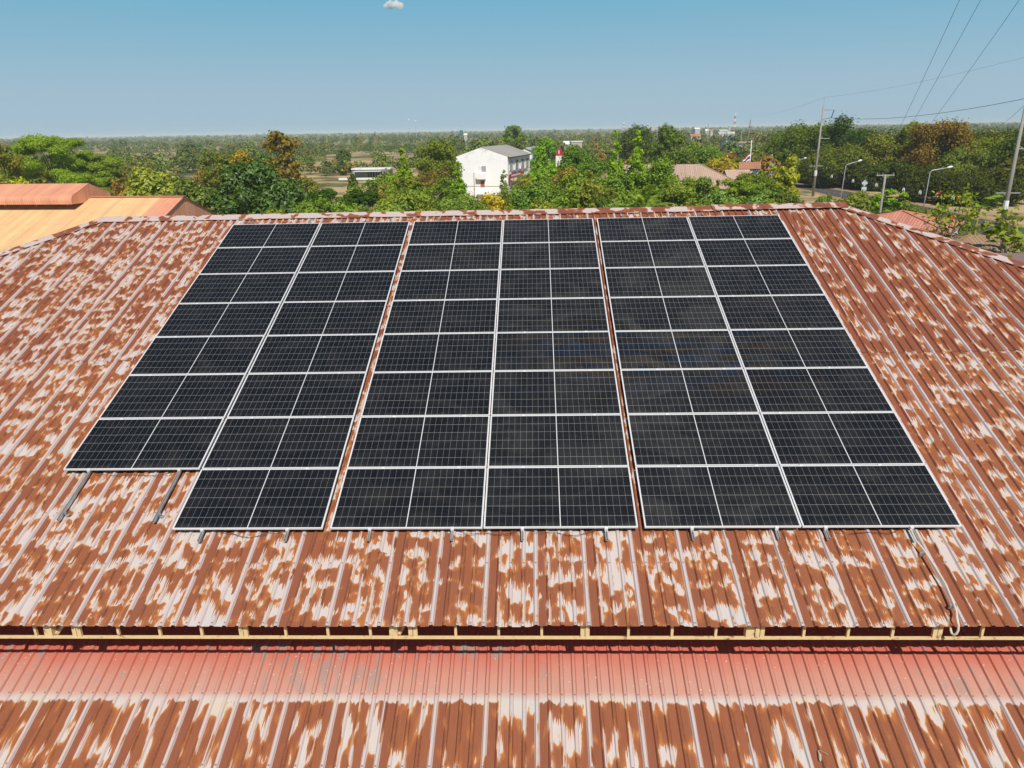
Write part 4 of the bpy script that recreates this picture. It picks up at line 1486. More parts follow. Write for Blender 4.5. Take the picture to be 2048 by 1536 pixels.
# white three storey house
th = math.radians(12)
A = at(1015, 312, 178)
fx = Vector((math.sin(th), math.cos(th), 0))         # along the side wall, away
fy = Vector((-math.cos(th), math.sin(th), 0))        # along the gable wall, to the left
AO = Vector((A.x, A.y, 0))
HP = lambda s, w, z: AO + fx * s + fy * w + Vector((0, 0, z))
HOUSE = empty('house', HP(12, 6.6, 0), 'white three storey gabled house with grey roof and stained gable wall', 'house')
HH, HA, HWd, HL = 9.9, 12.1, 13.2, 25.0
m_hw = NT('stained white render')
pz_ = m_hw.pos()
n1 = m_hw.noise(pz_, 0.55, 6, 0.7)
sepz = m_hw.n('ShaderNodeSeparateXYZ', Vector=pz_).outputs[2]
st_ = m_hw.math('MULTIPLY', m_hw.step(n1, 0.48, 0.66), m_hw.step(sepz, 7.5, 11.5))
m_hw.bsdf(m_hw.mix(m_hw.math('MULTIPLY', st_, 0.6), (0.92, 0.92, 0.91), (0.45, 0.42, 0.38)), 0.85, 0, 0.2)
wl_ = MB()
wl_.prism([HP(0, 0, 0), HP(0, HWd, 0), HP(0, HWd, HH), HP(0, HWd / 2, HA), HP(0, 0, HH)], fx * HL)
house_wall = wl_.build('wall', m_hw.m, HOUSE, origin=HOUSE.location)
m_gr = rib_tex('grey roof tiles', (0.42, 0.40, 0.35), (0.38, 0.365, 0.32), 0.55, patch=(0.33, 0.315, 0.28))
ov = 0.6
hs = (HA - HH) / (HWd / 2)
for sgn, w0 in ((1, 0), (-1, HWd)):
    we = w0 - sgn * ov
    ze = HH - hs * ov + 0.08
    quad_uv([(HP(-.05, HWd / 2, HA + .1), HP(HL + .3, HWd / 2, HA + .1), HP(HL + .3, we, ze), HP(-.05, we, ze))], 'roof', m_gr.m if hasattr(m_gr, 'm') else m_gr, HOUSE)


def house_box(name, s, w, z, ss, sw, sz, mat, par=None):
    b_ = MB()
    b_.box(HP(s, w, z), (ss, sw, sz), Matrix((fx, fy, Vector((0, 0, 1)))).transposed())
    return b_.build(name, mat, par or HOUSE, origin=HOUSE.location)


fa = MB()
fa.bar(HP(0, -ov + .02, HH - hs * ov - .03), HP(HL, -ov + .02, HH - hs * ov - .03), .1, .22)
fa.build('fascia', MAT['dark'], HOUSE, origin=HOUSE.location)
MAT['frame_white'] = simple('white window frame', (0.75, 0.75, 0.73), 0.6)
for s in (3.2, 9.5, 15.8, 21.5):
    f_ = house_box('window', s, -0.03, 7.6, 3.0, 0.10, 2.3, MAT['window'])
    for q_ in (-1.5, 0, 1.5):
        house_box('window_frame', s + q_, -0.07, 7.6, 0.18, 0.12, 2.3, MAT['frame_white'], f_)
for s in (3.6, 9.5, 15.8, 21.5):
    f_ = house_box('window', s, -0.03, 3.3, 3.8, 0.10, 2.1, MAT['window'])
    house_box('window_frame', s, -0.07, 3.3, 0.2, 0.12, 2.1, MAT['frame_white'], f_)
mred = simple('dark red banner', (0.42, 0.03, 0.06), 0.6)
bn = house_box('banner', 8.5, -0.25, 5.35, 16.0, 0.12, 0.75, mred)
for i_ in range(16):                      # pale unreadable lettering
    house_box('lettering', 2.6 + i_ * .62, -0.32, 5.33, 0.34, 0.03, 0.36, MAT['white'], bn)
house_box('side_banner', 0.75, -0.25, 4.6, 1.1, 0.12, 1.8, mred)
aw = MB()
aw.prism([HP(1.5, 0, 4.7), HP(1.5, -1.3, 4.2), HP(1.5, -1.3, 4.1), HP(1.5, 0, 4.5)], fx * 7)
aw.build('awning', simple('tan awning', (0.5, 0.40, 0.24), 0.8), HOUSE, origin=HOUSE.location)
for s in (6.3, 12.6, 18.8):
    house_box('ledge', s, -0.16, 6.25, 5.6, 0.3, 0.14, MAT['concrete'])
for s, z_ in ((6.2, 6.9), (12.5, 6.9), (6.3, 2.9)):
    house_box('air_conditioner', s, -0.28, z_, 0.95, 0.4, 0.7, MAT['frame_white'])
house_box('wall_band', -0.02, HWd / 2, 3.0, 0.05, HWd - .2, 0.10, MAT['concrete'])
# on the gable wall: balcony, grille, brick red door, pipe
house_box('balcony', -0.5, 6.6, 5.4, 1.0, 2.2, 1.35, m_hw.m)
house_box('balcony', -0.5, 6.6, 1.3, 1.0, 2.4, .35, m_hw.m)
gr_ = house_box('window', -0.02, 6.0, 7.1, 0.10, 1.1, 1.3, MAT['galv'])
house_box('shutter', -0.04, 7.0, 7.35, 0.06, .7, .9, MAT['white'])
house_box('door', -0.03, 6.4, 3.6, 0.10, 1.0, 1.55, simple('brick red door', (0.42, 0.13, 0.06), 0.7))
dp = MB()
dp.tube([HP(-.1, 8.5, 0), HP(-.1, 8.5, 6.2)], 0.09, 6)
dp.build('downpipe', MAT['concrete'], HOUSE, origin=HOUSE.location)


def block(name, label, cat, px, py, D, w, d, h, ang_deg, roof, wallmat, roofmat, rise=1.0, ov_=0.4, extra=None, ztop=None, group=None):
    """small gabled ('gable'), hipped ('hip') or flat building with its ridge top seen at (px,py)"""
    P = at(px, py, D)
    top = P.z
    fr_ = Frame(P, math.radians(ang_deg))
    root = empty(name, fr_(0, 0, 0), label, cat, group)
    ze = top - rise
    b_ = MB()
    if roof == 'gable':
        b_.prism([fr_(-w / 2, -d / 2, 0), fr_(-w / 2, d / 2, 0), fr_(-w / 2, d / 2, ze), fr_(-w / 2, 0, top - .08), fr_(-w / 2, -d / 2, ze)], fr_.x * w)
    else:
        b_.box(fr_(0, 0, ze / 2), (w, d, ze), fr_.R)
    b_.build('wall', wallmat, root, origin=root.location)
    sl2 = rise / (d / 2)
    if roof == 'gable':
        for sg in (-1, 1):
            yy = sg * (d / 2 + ov_)
            quad_uv([(fr_(-w / 2 - ov_, 0, top), fr_(w / 2 + ov_, 0, top), fr_(w / 2 + ov_, yy, top - sl2 * abs(yy)), fr_(-w / 2 - ov_, yy, top - sl2 * abs(yy)))], 'roof', roofmat, root)
    elif roof == 'hip':
        rl = max(0.0, (w - d) / 2)
        X, Y = w / 2 + ov_, d / 2 + ov_
        zz = top - sl2 * Y
        quads = [(fr_(-rl, 0, top), fr_(rl, 0, top), fr_(X, -Y, zz), fr_(-X, -Y, zz)), (fr_(rl, 0, top), fr_(-rl, 0, top), fr_(-X, Y, zz), fr_(X, Y, zz))]
        mbh, uvh = MB(), []
        for a, b, c, dd in quads:
            mbh.add((a, b, c, dd), [(0, 1, 2, 3)])
            uvh += [((p - fr_.o).dot(fr_.x), p.z * 2) for p in (a, b, c, dd)]
        for sg in (-1, 1):
            tri = (fr_(sg * rl, 0, top), fr_(sg * X, sg * Y, zz), fr_(sg * X, -sg * Y, zz))
            mbh.add(tri, [(0, 2, 1)])
            uvh += [((p - fr_.o).dot(fr_.y), p.z * 2) for p in tri]
        mbh.build('roof', roofmat, root, origin=root.location, uv=uvh)
        eb = MB()
        for (a, b) in (((-X, -Y), (X, -Y)), ((X, -Y), (X, Y)), ((X, Y), (-X, Y)), ((-X, Y), (-X, -Y))):
            eb.bar(fr_(a[0], a[1], zz - .08), fr_(b[0], b[1], zz - .08), 0.12, 0.16)
        for (a, b) in ((-rl, (-X, -Y)), (-rl, (-X, Y)), (rl, (X, -Y)), (rl, (X, Y))):
            eb.bar(fr_(a, 0, top + .04), fr_(b[0], b[1], zz + .04), 0.22, 0.1)
        eb.build('fascia', roofmat, root, origin=root.location, uv=[(0, 0)] * len(eb.v))
    else:
        r2 = MB()
        r2.box(fr_(0, 0, top - rise / 2 + .01), (w + 2 * ov_, d + 2 * ov_, rise), fr_.R)
        r2.build('roof', roofmat, root, origin=root.location, uv=[(p[0], p[1]) for p in r2.v])
    if extra:
        extra(root, fr_, top, ze)
    return root


m_beige = rib_tex('beige pink tiles', (0.50, 0.355, 0.27), (0.47, 0.33, 0.25), 0.33, patch=(0.44, 0.33, 0.25))
m_salm = rib_tex('salmon roof tiles', (0.62, 0.265, 0.19), (0.58, 0.24, 0.17), 0.30)
m_brown = rib_tex('faded brown roof sheet', (0.36, 0.24, 0.14), (0.33, 0.21, 0.13), 0.30, patch=(0.28, 0.18, 0.12))
m_org = rib_tex('orange roof tiles', (0.44, 0.21, 0.12), (0.40, 0.19, 0.11), 0.33)
m_gry = rib_tex('pale grey roof sheet', (0.50, 0.50, 0.47), (0.45, 0.45, 0.43), 0.4)
m_wht = rib_tex('white roof sheet', (0.80, 0.80, 0.79), (0.74, 0.75, 0.74), 0.5)
m_blu = simple('blue painted wall', (0.03, 0.08, 0.22), 0.6)


def win_row(n, z, hgt, y_side=-1, wd=1.2):
    def f(root, fr_, top, ze):
        pass
    return f


# wing behind the white house
block('house', 'grey roofed wing half hidden behind the white house and the trees', 'house', 1062, 293.5, 226, 20, 9, 9, 80, 'gable', MAT['white'], m_gry, 2.0)
# beige hipped roof among the trees
block('house', 'house with wide dusty beige hipped tile roof deep among the trees', 'house', 1325, 329, 132, 27, 14, 7, -4, 'hip', MAT['wall'], m_beige, 3.3, 0.8)


# salmon pyramid roof with white wall
def salm(root, fr_, top, ze):
    d1 = MB()
    c0 = fr_(4.95, 0.6, ze - 1.0)
    ring = []
    for k in range(13):
        a = math.pi * k / 12
        ring.append(fr_(5.0, -2.2 + 1.1 * math.cos(a), ze - 2.2 + 1.1 * math.sin(a)))
    d1.tube(ring, 0.09, 5)
    d1.build('arch_trim', MAT['concrete'], root, origin=root.location)


block('house', 'small house with salmon hipped roof and white wall beside the road', 'house', 1805, 421.5, 80, 10.0, 10.0, 5, 55, 'hip', MAT['white'], m_salm, 1.3, 0.35, extra=salm)
block('pavilion', 'low pavilion with faded brown sheet roof at the right picture edge', 'pavilion', 2000, 470, 62, 11, 6.5, 4, -8, 'hip', simple('dark timber wall', (0.10, 0.07, 0.05)), m_brown, 0.75, 0.5)
block('shed', 'dusty mauve lean-to roof below the brown pavilion roof', 'shed', 2048, 521, 50, 9, 6, 3, -6, 'flat', simple('mauve sheet wall', (0.2, 0.14, 0.12)), simple('dusty mauve roof sheet', (0.24, 0.16, 0.145), 0.8), 0.18, 0.2)


# low white building in the tan field
def lowwhite(root, fr_, top, ze):
    for k in range(9):
        b_ = MB()
        b_.box(fr_(-1 + k * 0.95, -3.02, ze * .45), (0.55, 0.08, ze * .75), fr_.R)
        b_.build('window', MAT['window'], root, origin=root.location)
    lo_ = MB()
    lo_.box(fr_(-1, -4.2, ze - .55), (9.6, 2.4, .12), fr_.R)
    lo_.build('canopy', m_wht, root, origin=root.location, uv=[(p[0], p[1]) for p in lo_.v])
    bw = MB()
    bw.box(fr_(-3.0, -6.5, .35), (16, .2, .7), fr_.R)
    bw.build('garden_wall', MAT['white'], root, origin=root.location)


block('pavilion', 'long low white roofed building in the tan field behind the flame trees', 'building', 745, 335.5, 268, 13.5, 6, 3, 0, 'flat', simple('grey shaded wall', (0.33, 0.33, 0.32)), m_wht, 0.5, 0.3, extra=lowwhite)


# red temple style gable
def temple(root, fr_, top, ze):
    tri = MB()
    tri.prism([fr_(-1.02, -.95, top - 2.1), fr_(-1.02, .95, top - 2.1), fr_(-1.02, 0, top + .05)], fr_.x * 0.12)
    g_ = tri.build('gable_board', simple('crimson board', (0.50, 0.02, 0.04), 0.6), root, origin=root.location)
    em = MB()
    em.box(fr_(-1.06, 0, top - 1.3), (0.06, 0.22, .9), fr_.R)
    em.build('emblem', MAT['white'], g_, origin=root.location)
    fl = MB()
    fl.box(fr_(0, 0, ze - 5.0), (4.2, 4.2, .4), fr_.R)
    fl.build('lower_roof', m_org, root, origin=root.location, uv=[(p[0], p[1]) for p in fl.v])


block('gatehouse', 'slim white tower with crimson triangular gable above an orange lower roof', 'tower', 1119, 294, 204, 1.7, 1.8, 8, 80, 'gable', MAT['white'], simple('crimson roof', (0.45, 0.03, 0.04), 0.6), 1.9, 0.1, extra=temple)


def gate2(root, fr_, top, ze):
    em = MB()
    em.tube([fr_(1.2, -1.7, ze - .5), fr_(1.2, -1.78, ze - .5)], 0.5, 12)
    em.build('emblem', simple('blue round emblem', (0.05, 0.09, 0.35)), root, origin=root.location)
    tr_ = MB()
    tr_.box(fr_(0, -1.68, ze - .25), (3.8, .1, .3), fr_.R)
    tr_.build('trim', simple('red trim', (0.55, 0.05, 0.03)), root, origin=root.location)


block('gatehouse', 'white gatehouse wall with orange roof and round blue emblem beside the flagpole', 'gatehouse', 1500, 324, 150, 3.4, 3.2, 6, -14, 'gable', MAT['white'], m_org, 1.0, 0.4, extra=gate2)
block('house', 'small dull roofed house between wide beige roof and dark mango tree', 'house', 1474, 339, 143, 4.2, 4, 5, 8, 'gable', MAT['wall'], m_beige, 1.6, 0.4)
# roadside shops by the blue sign
block('shop', 'roadside shop with blue front and tan parapet right of the blue billboard', 'shop', 1478, 283.5, 430, 15, 9, 6, -8, 'flat', m_blu, simple('tan parapet', (0.42, 0.34, 0.24)), 0.8, 0.2)
block('shop', 'pale roadside shop wall right beside the blue fronted shop', 'shop', 1489, 290, 420, 6, 6, 5, -8, 'flat', simple('pale plaster', (0.50, 0.44, 0.36)), simple('pale slab', (0.45, 0.4, 0.33)), 0.3, 0.2)
block('kiosk', 'small pinkish brick kiosk in front of the roadside shops', 'kiosk', 1478, 306, 352, 5, 4, 4, -8, 'flat', simple('pink brick', (0.40, 0.25, 0.18)), simple('dark slab', (0.18, 0.15, 0.13)), 0.2, 0.4)
# the far town
MAT['town_wall'] = simple('off white town wall', (0.44, 0.43, 0.40), 0.8)
TOWN = [(1312, 252.0, 1250, 22, 14, 0, 'flat', 'long white factory block on the skyline left of the dark teak', 'factory'), (1322, 249.5, 1240, 6, 8, 0, 'flat', 'taller white box at the right end of the skyline factory', 'factory'),
        (1393, 254.5, 900, 9, 8, 20, 'gable', 'white gabled warehouse in the far town', 'warehouse'), (1414, 257.5, 840, 5, 5, 0, 'gable', 'tiny white roofed house right of the far warehouse', 'house'),
        (1390, 267, 560, 10, 6, 10, 'gable', 'house with orange roof edge in front of the far town', 'house'), (1423, 257.5, 800, 4, 5, 0, 'gable', 'tiny red and white roofed house in the far town', 'house'),
        (1446, 258, 760, 12, 7, 15, 'gable', 'grey blue roofed hall in the far town', 'hall'), (1459, 250.2, 1000, 3, 3, 0, 'flat', 'small cream water tank block on the far skyline', 'tank'),
        (1462, 262.5, 700, 9, 4, 0, 'gable', 'low white roof right of the grey blue hall', 'house'), (1441, 262.5, 690, 8, 5, 30, 'gable', 'lilac grey roofed shop below the grey blue hall', 'shop'),
        (931, 266, 900, 5, 4, 0, 'gable', 'tiny white roof on the skyline right of the teal tank', 'house'), (1153, 281, 420, 8, 6, 0, 'flat', 'long white roof half buried in trees right of the tall lone tree', 'building'),
        (1133, 281, 430, 4, 4, 0, 'gable', 'tiny white house left of the long white buried roof', 'house')]
for (px, py, D, w, d, an, rf, lab, cat) in TOWN:
    block({"factory": "factory", 'warehouse': 'warehouse', 'tank': 'water_tank'}.get(cat, 'house'), lab, cat, px, py + .8, D, w * .75, d * .75, 6, an, rf, MAT['town_wall'],
          m_org if 'orange' in lab or 'red' in lab else (m_gry if 'grey' in lab else m_wht), 1.6 if rf == 'gable' else 0.6, 0.3)

# ------------------------------------------------------------------ poles, lamps, signs
def pole_mesh(base, top, r0, r1, mat, root, name='shaft'):
    b_ = MB()
    b_.tube([base - Vector((0, 0, .3)), top], [r0, r1], 8)
    return part(b_, name, mat, root, smooth=True)


def tall_pole(pxb, D, ztop, label, dx, extra_top=True):
    p = at(pxb, 380, D)
    b = Vector((p.x, p.y, 0))
    root = empty('power_pole', b, label, 'power pole', 'tall concrete power poles along the road')
    top = b + Vector((0.1, 0, ztop))
    pole_mesh(b, top, .35, .17, MAT['concrete'], root)
    sd = Vector((dx, -0.15, 0)).normalized()
    if extra_top:
        k = MB()
        k.tube([top, top + Vector((0.05, 0, 2.0))], 0.05, 5)
        part(k, 'lightning_rod', MAT['galv'], root)
        for dz in (0.75,):
            a = MB()
            a.bar(top - Vector((0, 0, dz)), top - Vector((0, 0, dz)) + sd * 2.5, .16)
            arm = part(a, 'crossarm', MAT['concrete'], root)
            ins = MB()
            e = top - Vector((0, 0, dz)) + sd * 2.4
            ins.tube([e, e + Vector((-.12 * dx, 0, -.5)), e + Vector((-.45 * dx, 0, -1.7))], 0.09, 6)
            ins.tube([e + Vector((-.45 * dx, 0, -1.7)), top - Vector((0, 0, 2.75))], 0.045, 5)
            sub(ins, 'insulator', MAT['dark'], arm, root)
        for dz in (3.6, 6.9):
            a = MB()
            a.bar(top - Vector((0, 0, dz)), top - Vector((0, 0, dz)) + sd * 2.1, .11)
            a.bar(top - Vector((0, 0, dz - .55)), top - Vector((0, 0, dz)) + sd * .7, .05)
            part(a, 'crossarm', MAT['galv'], root)
    a = MB()
    zc = 6.9
    a.bar(b + Vector((0, 0, zc)) - sd * 1.5, b + Vector((0, 0, zc)) + sd * 1.5, .11)
    a.bar(b + Vector((0, 0, zc - .5)), b + Vector((0, 0, zc)) - sd * .6, .05)
    part(a, 'crossarm', MAT['galv'], root)
    c = MB()
    c.tube([b + Vector((0.03, 0, 4.7)), b + Vector((0.03, 0, 5.9))], [.345, .325], 8)
    part(c, 'reflective_band', MAT['white'], root)
    return root, top


P1, T1 = tall_pole(1627, 175, 19.9, 'tall leaning concrete power pole by the road with triangular top insulator', 1)
P2, T2 = tall_pole(2017, 100, 19.5, 'thick concrete power pole at the right picture edge with pale band', 1)
P1['label'] = 'tall concrete power pole left of the very dark tree, insulator bracket at its top'

p = at(1491, 312, 400)
b = Vector((p.x, p.y, 0))
FP = empty('power_pole', b, 'far brown power pole with cross arms behind the flag', 'power pole', 'tall concrete power poles along the road')
pole_mesh(b, b + Vector((1.1, 0, 19)), .42, .25, simple('brown steel pole', (0.20, 0.16, 0.11)), FP)
k = MB()
k.tube([b + Vector((1.1, 0, 19)), b + Vector((1.2, 0, 22))], .06, 5)
part(k, 'lightning_rod', MAT['galv'], FP)
for z_, x0, x1 in ((15.3, -.3, 1.1), (12.2, .4, 3.2), (11.5, -3.0, 0.4), (7.4, .2, 2.8), (4.6, -.8, 1.6)):
    a = MB()
    a.bar(b + Vector((x0 + .7, 0, z_)), b + Vector((x1 + .7, 0, z_)), .35)
    part(a, 'crossarm', MAT['dark'], FP)


def small_pole(px, ytop, D, label, arms, warm, r=.13):
    t_ = at(px, ytop, D)
    b_ = Vector((t_.x, t_.y, 0))
    root = empty('utility_pole', b_, label, 'utility pole', 'short concrete utility poles')
    pole_mesh(b_, t_, r * 1.25, r, MAT['concrete'], root)
    for dz, hw_ in arms:
        a = MB()
        c = t_ - Vector((0, 0, dz))
        a.bar(c - Vector((hw_, 0, 0)), c + Vector((hw_, 0, 0)), .10)
        a.bar(c - Vector((hw_ * .45, 0, 0)), c - Vector((0, 0, .4)), .04)
        a.bar(c + Vector((hw_ * .45, 0, 0)), c - Vector((0, 0, .4)), .04)
        arm = part(a, 'crossarm', MAT['galv'], root)
        for q in (-hw_ * .9, -hw_ * .3, hw_ * .9):
            i_ = MB()
            i_.tube([c + Vector((q, 0, .05)), c + Vector((q, 0, .28))], .055, 6)
            sub(i_, 'insulator', MAT['concrete'], arm, root)
    return root, t_


SP, ST = small_pole(1771, 349, 92, 'short concrete utility pole with one crossarm right of the diamond sign', [(0.08, 1.1)], 1)
small_pole(1545, 327, 135, 'thin utility pole with two dark crossarms left of the yellow green teak', [(0.1, .5), (.75, .75), (1.9, .5)], 0, .11)
small_pole(1417, 246, 560, 'far pale utility pole standing in front of the distant town', [(2.5, 2.5)], 0, .3)
small_pole(1453, 274, 420, 'thin far pole just left of the blue billboard', [(1.0, .6)], 0, .12)
small_pole(1484, 262, 440, 'thin far pole above the roadside shops', [(1.0, .6)], 0, .12)


def lamp(pxb, pyb, D, pxh, pyh, label, arm_in=None):
    bend = at(pxb, pyb, D)
    head = at(pxh, pyh, D)
    b_ = Vector((bend.x - .25, bend.y, 0))
    root = empty('street_lamp', b_, label, 'street lamp', 'curved steel street lamps along the road')
    k = MB()
    s_ = (head - bend)
    k.tube([b_, b_.lerp(bend, .55), bend - Vector((.03, 0, .25)), bend + s_ * .06 + Vector((0, 0, .05)), bend + s_ * .6, bend + s_ * .85], [.10, .085, .075, .07, .06, .055], 8)
    part(k, 'mast', MAT['galv'], root, smooth=True)
    h_ = MB()
    h_.tube([bend + s_ * .78, bend + s_ * .86, bend + s_ * .96, bend + s_ * 1.06], [.08, .17, .20, .10], 8)
    part(h_, 'lamp_head', MAT['white'], root, smooth=True)


lamp(1692, 330, 154, 1722, 320.5, 'grey curved street lamp between tall power pole and diamond sign')
lamp(1861, 342, 133, 1903, 333.5, 'grey curved street lamp in front of the rusty brown tree')
lamp(1592, 323, 180, 1612, 315.5, 'street lamp with only its white head showing right of the yellow green teak')
lamp(1522, 319, 205, 1544, 310.5, 'far street lamp showing just above the small gatehouse')
lamp(1484, 262, 700, 1488, 258, 'tiny far street lamp left of the far brown pole')

# diamond warning sign seen from behind
c = at(1729, 366, 172)
b_ = Vector((c.x, c.y, 0))
SG = empty('road_sign', b_, 'diamond shaped road sign with a plate below, seen from its pale back', 'road sign')
k = MB()
k.tube([b_, c + Vector((0, 0, .6))], .10, 6)
part(k, 'post', MAT['white'], SG)
k = MB()
k.box(c - Vector((0, .14, 0)), (1.05, .05, 1.05), Matrix.Rotation(math.radians(45), 3, 'Y'))
part(k, 'sign_plate', simple('pale blue grey sign back', (0.50, 0.56, 0.60), 0.5), SG)
k = MB()
k.box(c - Vector((0, .14, 1.28)), (1.15, .05, .85))
part(k, 'lower_plate', simple('pale grey plate', (0.50, 0.58, 0.60), 0.5), SG)

# blue billboard
c = at(1456, 289.5, 440)
b_ = Vector((c.x, c.y, 0))
BB = empty('billboard', b_, 'blue billboard with rows of white lettering by the roadside shops', 'billboard')
k = MB()
for q in (-2.2, 2.2):
    k.tube([b_ + Vector((q, 0.2, 0)), b_ + Vector((q, .2, c.z))], .15, 6)
part(k, 'post', simple('yellow post', (0.5, 0.4, 0.15)), BB)
k = MB()
k.box(c, (7.6, .2, 5.4))
bb = part(k, 'board', simple('blue board', (0.05, 0.17, 0.45), 0.5), BB)
for (zz, n_, hh_, ww_) in ((1.35, 11, 1.05, .42), (-.25, 13, .4, .26), (-1.5, 4, .7, .5)):
    k = MB()
    for i_ in range(n_):
        k.box(c + Vector(((i_ - (n_ - 1) / 2) * ww_ * 1.35, -.14, zz)), (ww_, .05, hh_))
    sub(k, 'lettering', MAT['white'], bb, BB)
# flag
b_ = at(1499, 340, 152)
b_ = Vector((b_.x, b_.y, 0))
tp = at(1503.5, 280, 152)
FL = empty('flagpole', b_, 'white flagpole carrying a red white and blue striped flag', 'flagpole')
pole_mesh(b_, tp, .09, .06, MAT['white'], FL)
fl0 = at(1501, 306, 152)
nx, nz = 14, 12
MAT['fl_r'] = simple('flag red', (0.50, 0.02, 0.05), .8)
MAT['fl_w'] = simple('flag white', (0.80, 0.80, 0.80), .8)
MAT['fl_b'] = simple('flag navy', (0.03, 0.04, 0.20), .8)
for (r0, r1, mt) in ((0, 2, 'fl_r'), (2, 4, 'fl_w'), (4, 8, 'fl_b'), (8, 10, 'fl_w'), (10, 12, 'fl_r')):
    k = MB()
    for i_ in range(nx + 1):
        s = i_ / nx
        for r_ in (r0, r1):
            q = r_ / 12
            k.v.append(tuple(fl0 + Vector((-1.45 * s - .12 * q, .22 * math.sin(s * 6) * s, -1.75 * q - 1.15 * s + .12 * math.sin(s * 7)))))
        if i_:
            o_ = len(k.v)
            k.f.append((o_ - 4, o_ - 3, o_ - 1, o_ - 2))
    part(k, 'flag_stripe', MAT[mt], FL)

# distant masts
def mast(px, ytop, ybase, D, label, kind):
    t_ = at(px, ytop, D)
    b_ = Vector((t_.x, t_.y, 0))
    root = empty('mast', b_, label, 'mast')
    w_ = D / 1500
    if kind == 'lattice':
        for i_ in range(7):
            k = MB()
            z0, z1 = t_.z * i_ / 7, t_.z * (i_ + 1) / 7
            wb_ = 1.9 * w_ * (1 - .6 * i_ / 7)
            for (qx, qy) in ((-1, -1), (1, -1), (1, 1), (-1, 1)):
                k.bar(b_ + Vector((qx * wb_, qy * wb_, z0)), b_ + Vector((qx * wb_ * .93, qy * wb_ * .93, z1)), .55 * w_)
            k.bar(b_ + Vector((-wb_, -wb_, z0)), b_ + Vector((wb_, -wb_, z1)), .45 * w_)
            k.bar(b_ + Vector((wb_, -wb_, z0)), b_ + Vector((-wb_, -wb_, z1)), .45 * w_)
            part(k, 'mast_section', MAT['white'] if i_ % 2 == 0 else simple('mast red', (0.5, 0.12, 0.1)), root)
    else:
        k = MB()
        k.tube([b_, t_], [.55 * w_, .4 * w_], 6)
        part(k, 'shaft', simple('grey steel mast', (0.42, 0.44, 0.46)), root)
        k = MB()
        k.tube([t_ - Vector((0, 0, 2.2 * w_)), t_, t_ + Vector((0, 0, 1.0 * w_))], [.9 * w_, 1.5 * w_, .9 * w_], 8)
        part(k, 'antenna', MAT['white'], root)


mast(817.5, 239, 272, 1300, 'thin telecom mast with white top, taller one of the pair on the skyline', 'pole')
mast(831.0, 242, 275, 1250, 'thin telecom mast with white top, shorter one of the pair on the skyline', 'pole')
mast(1471.0, 226, 250, 1900, 'red and white lattice mast on the skyline above the far town', 'lattice')
mast(1247.5, 245, 258, 2200, 'small faint lattice mast on the skyline left of the dark teak', 'lattice')
t_ = at(922.5, 260.5, 950)
WT = empty('water_tower', (t_.x, t_.y, 0), 'teal water tower rising just above the far woodland', 'water tower')
k = MB()
for qx in (-1.2, 1.2):
    k.tube([Vector((t_.x + qx, t_.y, 0)), Vector((t_.x + qx, t_.y, t_.z - 4))], .4, 6)
part(k, 'leg', MAT['concrete'], WT)
k = MB()
k.tube([Vector((t_.x, t_.y, t_.z - 5)), Vector((t_.x, t_.y, t_.z))], 2.1, 10)
part(k, 'tank', simple('teal tank', (0.04, 0.16, 0.15)), WT)

# ------------------------------------------------------------------ wires
MAT['wire'] = simple('weathered wire', (0.07, 0.075, 0.08), 0.6)


def wire(a, b, sag, r, name, label, group=None, n=24):
    k = MB()
    k.tube([Vector(a).lerp(Vector(b), i / n) - Vector((0, 0, 4 * sag * (i / n) * (1 - i / n))) for i in range(n + 1)], r, 5)
    return tag(k.build(name, MAT['wire'], origin=a), label, 'power line', group)


for i_, (q, e_) in enumerate(((-.99, (2010, -200)), (-.33, (2074, -208)), (.99, (2188, -215)))):
    s = ST + Vector((q, 0, .2))
    e = at(e_[0], e_[1], 34)
    wire(e, s, .35, .013, 'power_line', ['left one of three thin wires climbing steeply across the upper right sky', 'middle one of three thin wires climbing steeply across the upper right sky', 'right one of three thin wires climbing steeply across the upper right sky'][i_], 'steep wires in the upper right sky')
ins1 = T1 + Vector((1.85, -.3, -2.4))
ins2 = T2 + Vector((1.9, -.3, -2.4))
wire(ins1, at(2140, 178, 88), 1.4, .034, 'power_line', 'thicker dark wire rising gently to the right picture edge above the trees')
wire(T1 + Vector((.05, 0, 2.0)), at(2150, 88, 88), .8, .012, 'power_line', 'faint ground wire running from the tall pole top to the right')
wire(FPT := (b + Vector((1.2, 0, 22))) if False else at(1499, 229, 400), T1 + Vector((.05, 0, 2.0)), 1.6, .016, 'power_line', 'faint wire from the far brown pole to the tall pole top')
wire(at(1985, 262, 140), at(2075, 186, 80), .3, .022, 'power_line', 'short wire slanting up at the right edge over the skyline')
# low cable along the road with white spacers hanging from it
ca = Vector((P1.location.x, P1.location.y, 5.7))
cb_ = Vector((P2.location.x, P2.location.y, 5.7))
wire(ca, cb_, .35, .03, 'telecom_cable', 'low dark cable strung along the road between the two tall poles')
wire(ca + Vector((0, 0, -.6)), cb_ + Vector((0, 0, -.6)), .5, .025, 'telecom_cable', 'second low dark cable just below the first along the road')
for s in (.14, .30, .45, .60, .68, .755, .82):
    c = ca.lerp(cb_, s) - Vector((0, 0, 4 * .35 * s * (1 - s)))
    k = MB()
    for (x0, z0, x1, z1) in ((0, 0, -.19, -.33), (0, 0, .19, -.33), (-.19, -.33, -.12, -.68), (.19, -.33, .12, -.68), (-.19, -.33, .19, -.33)):
        k.bar(c + Vector((x0, 0, z0)), c + Vector((x1, 0, z1)), .085, .085)
    tag(k.build('cable_spacer', MAT['white'], origin=c), 'white triangular spacer hanging on the low cable along the road', 'cable spacer', 'white spacers on the roadside cable')

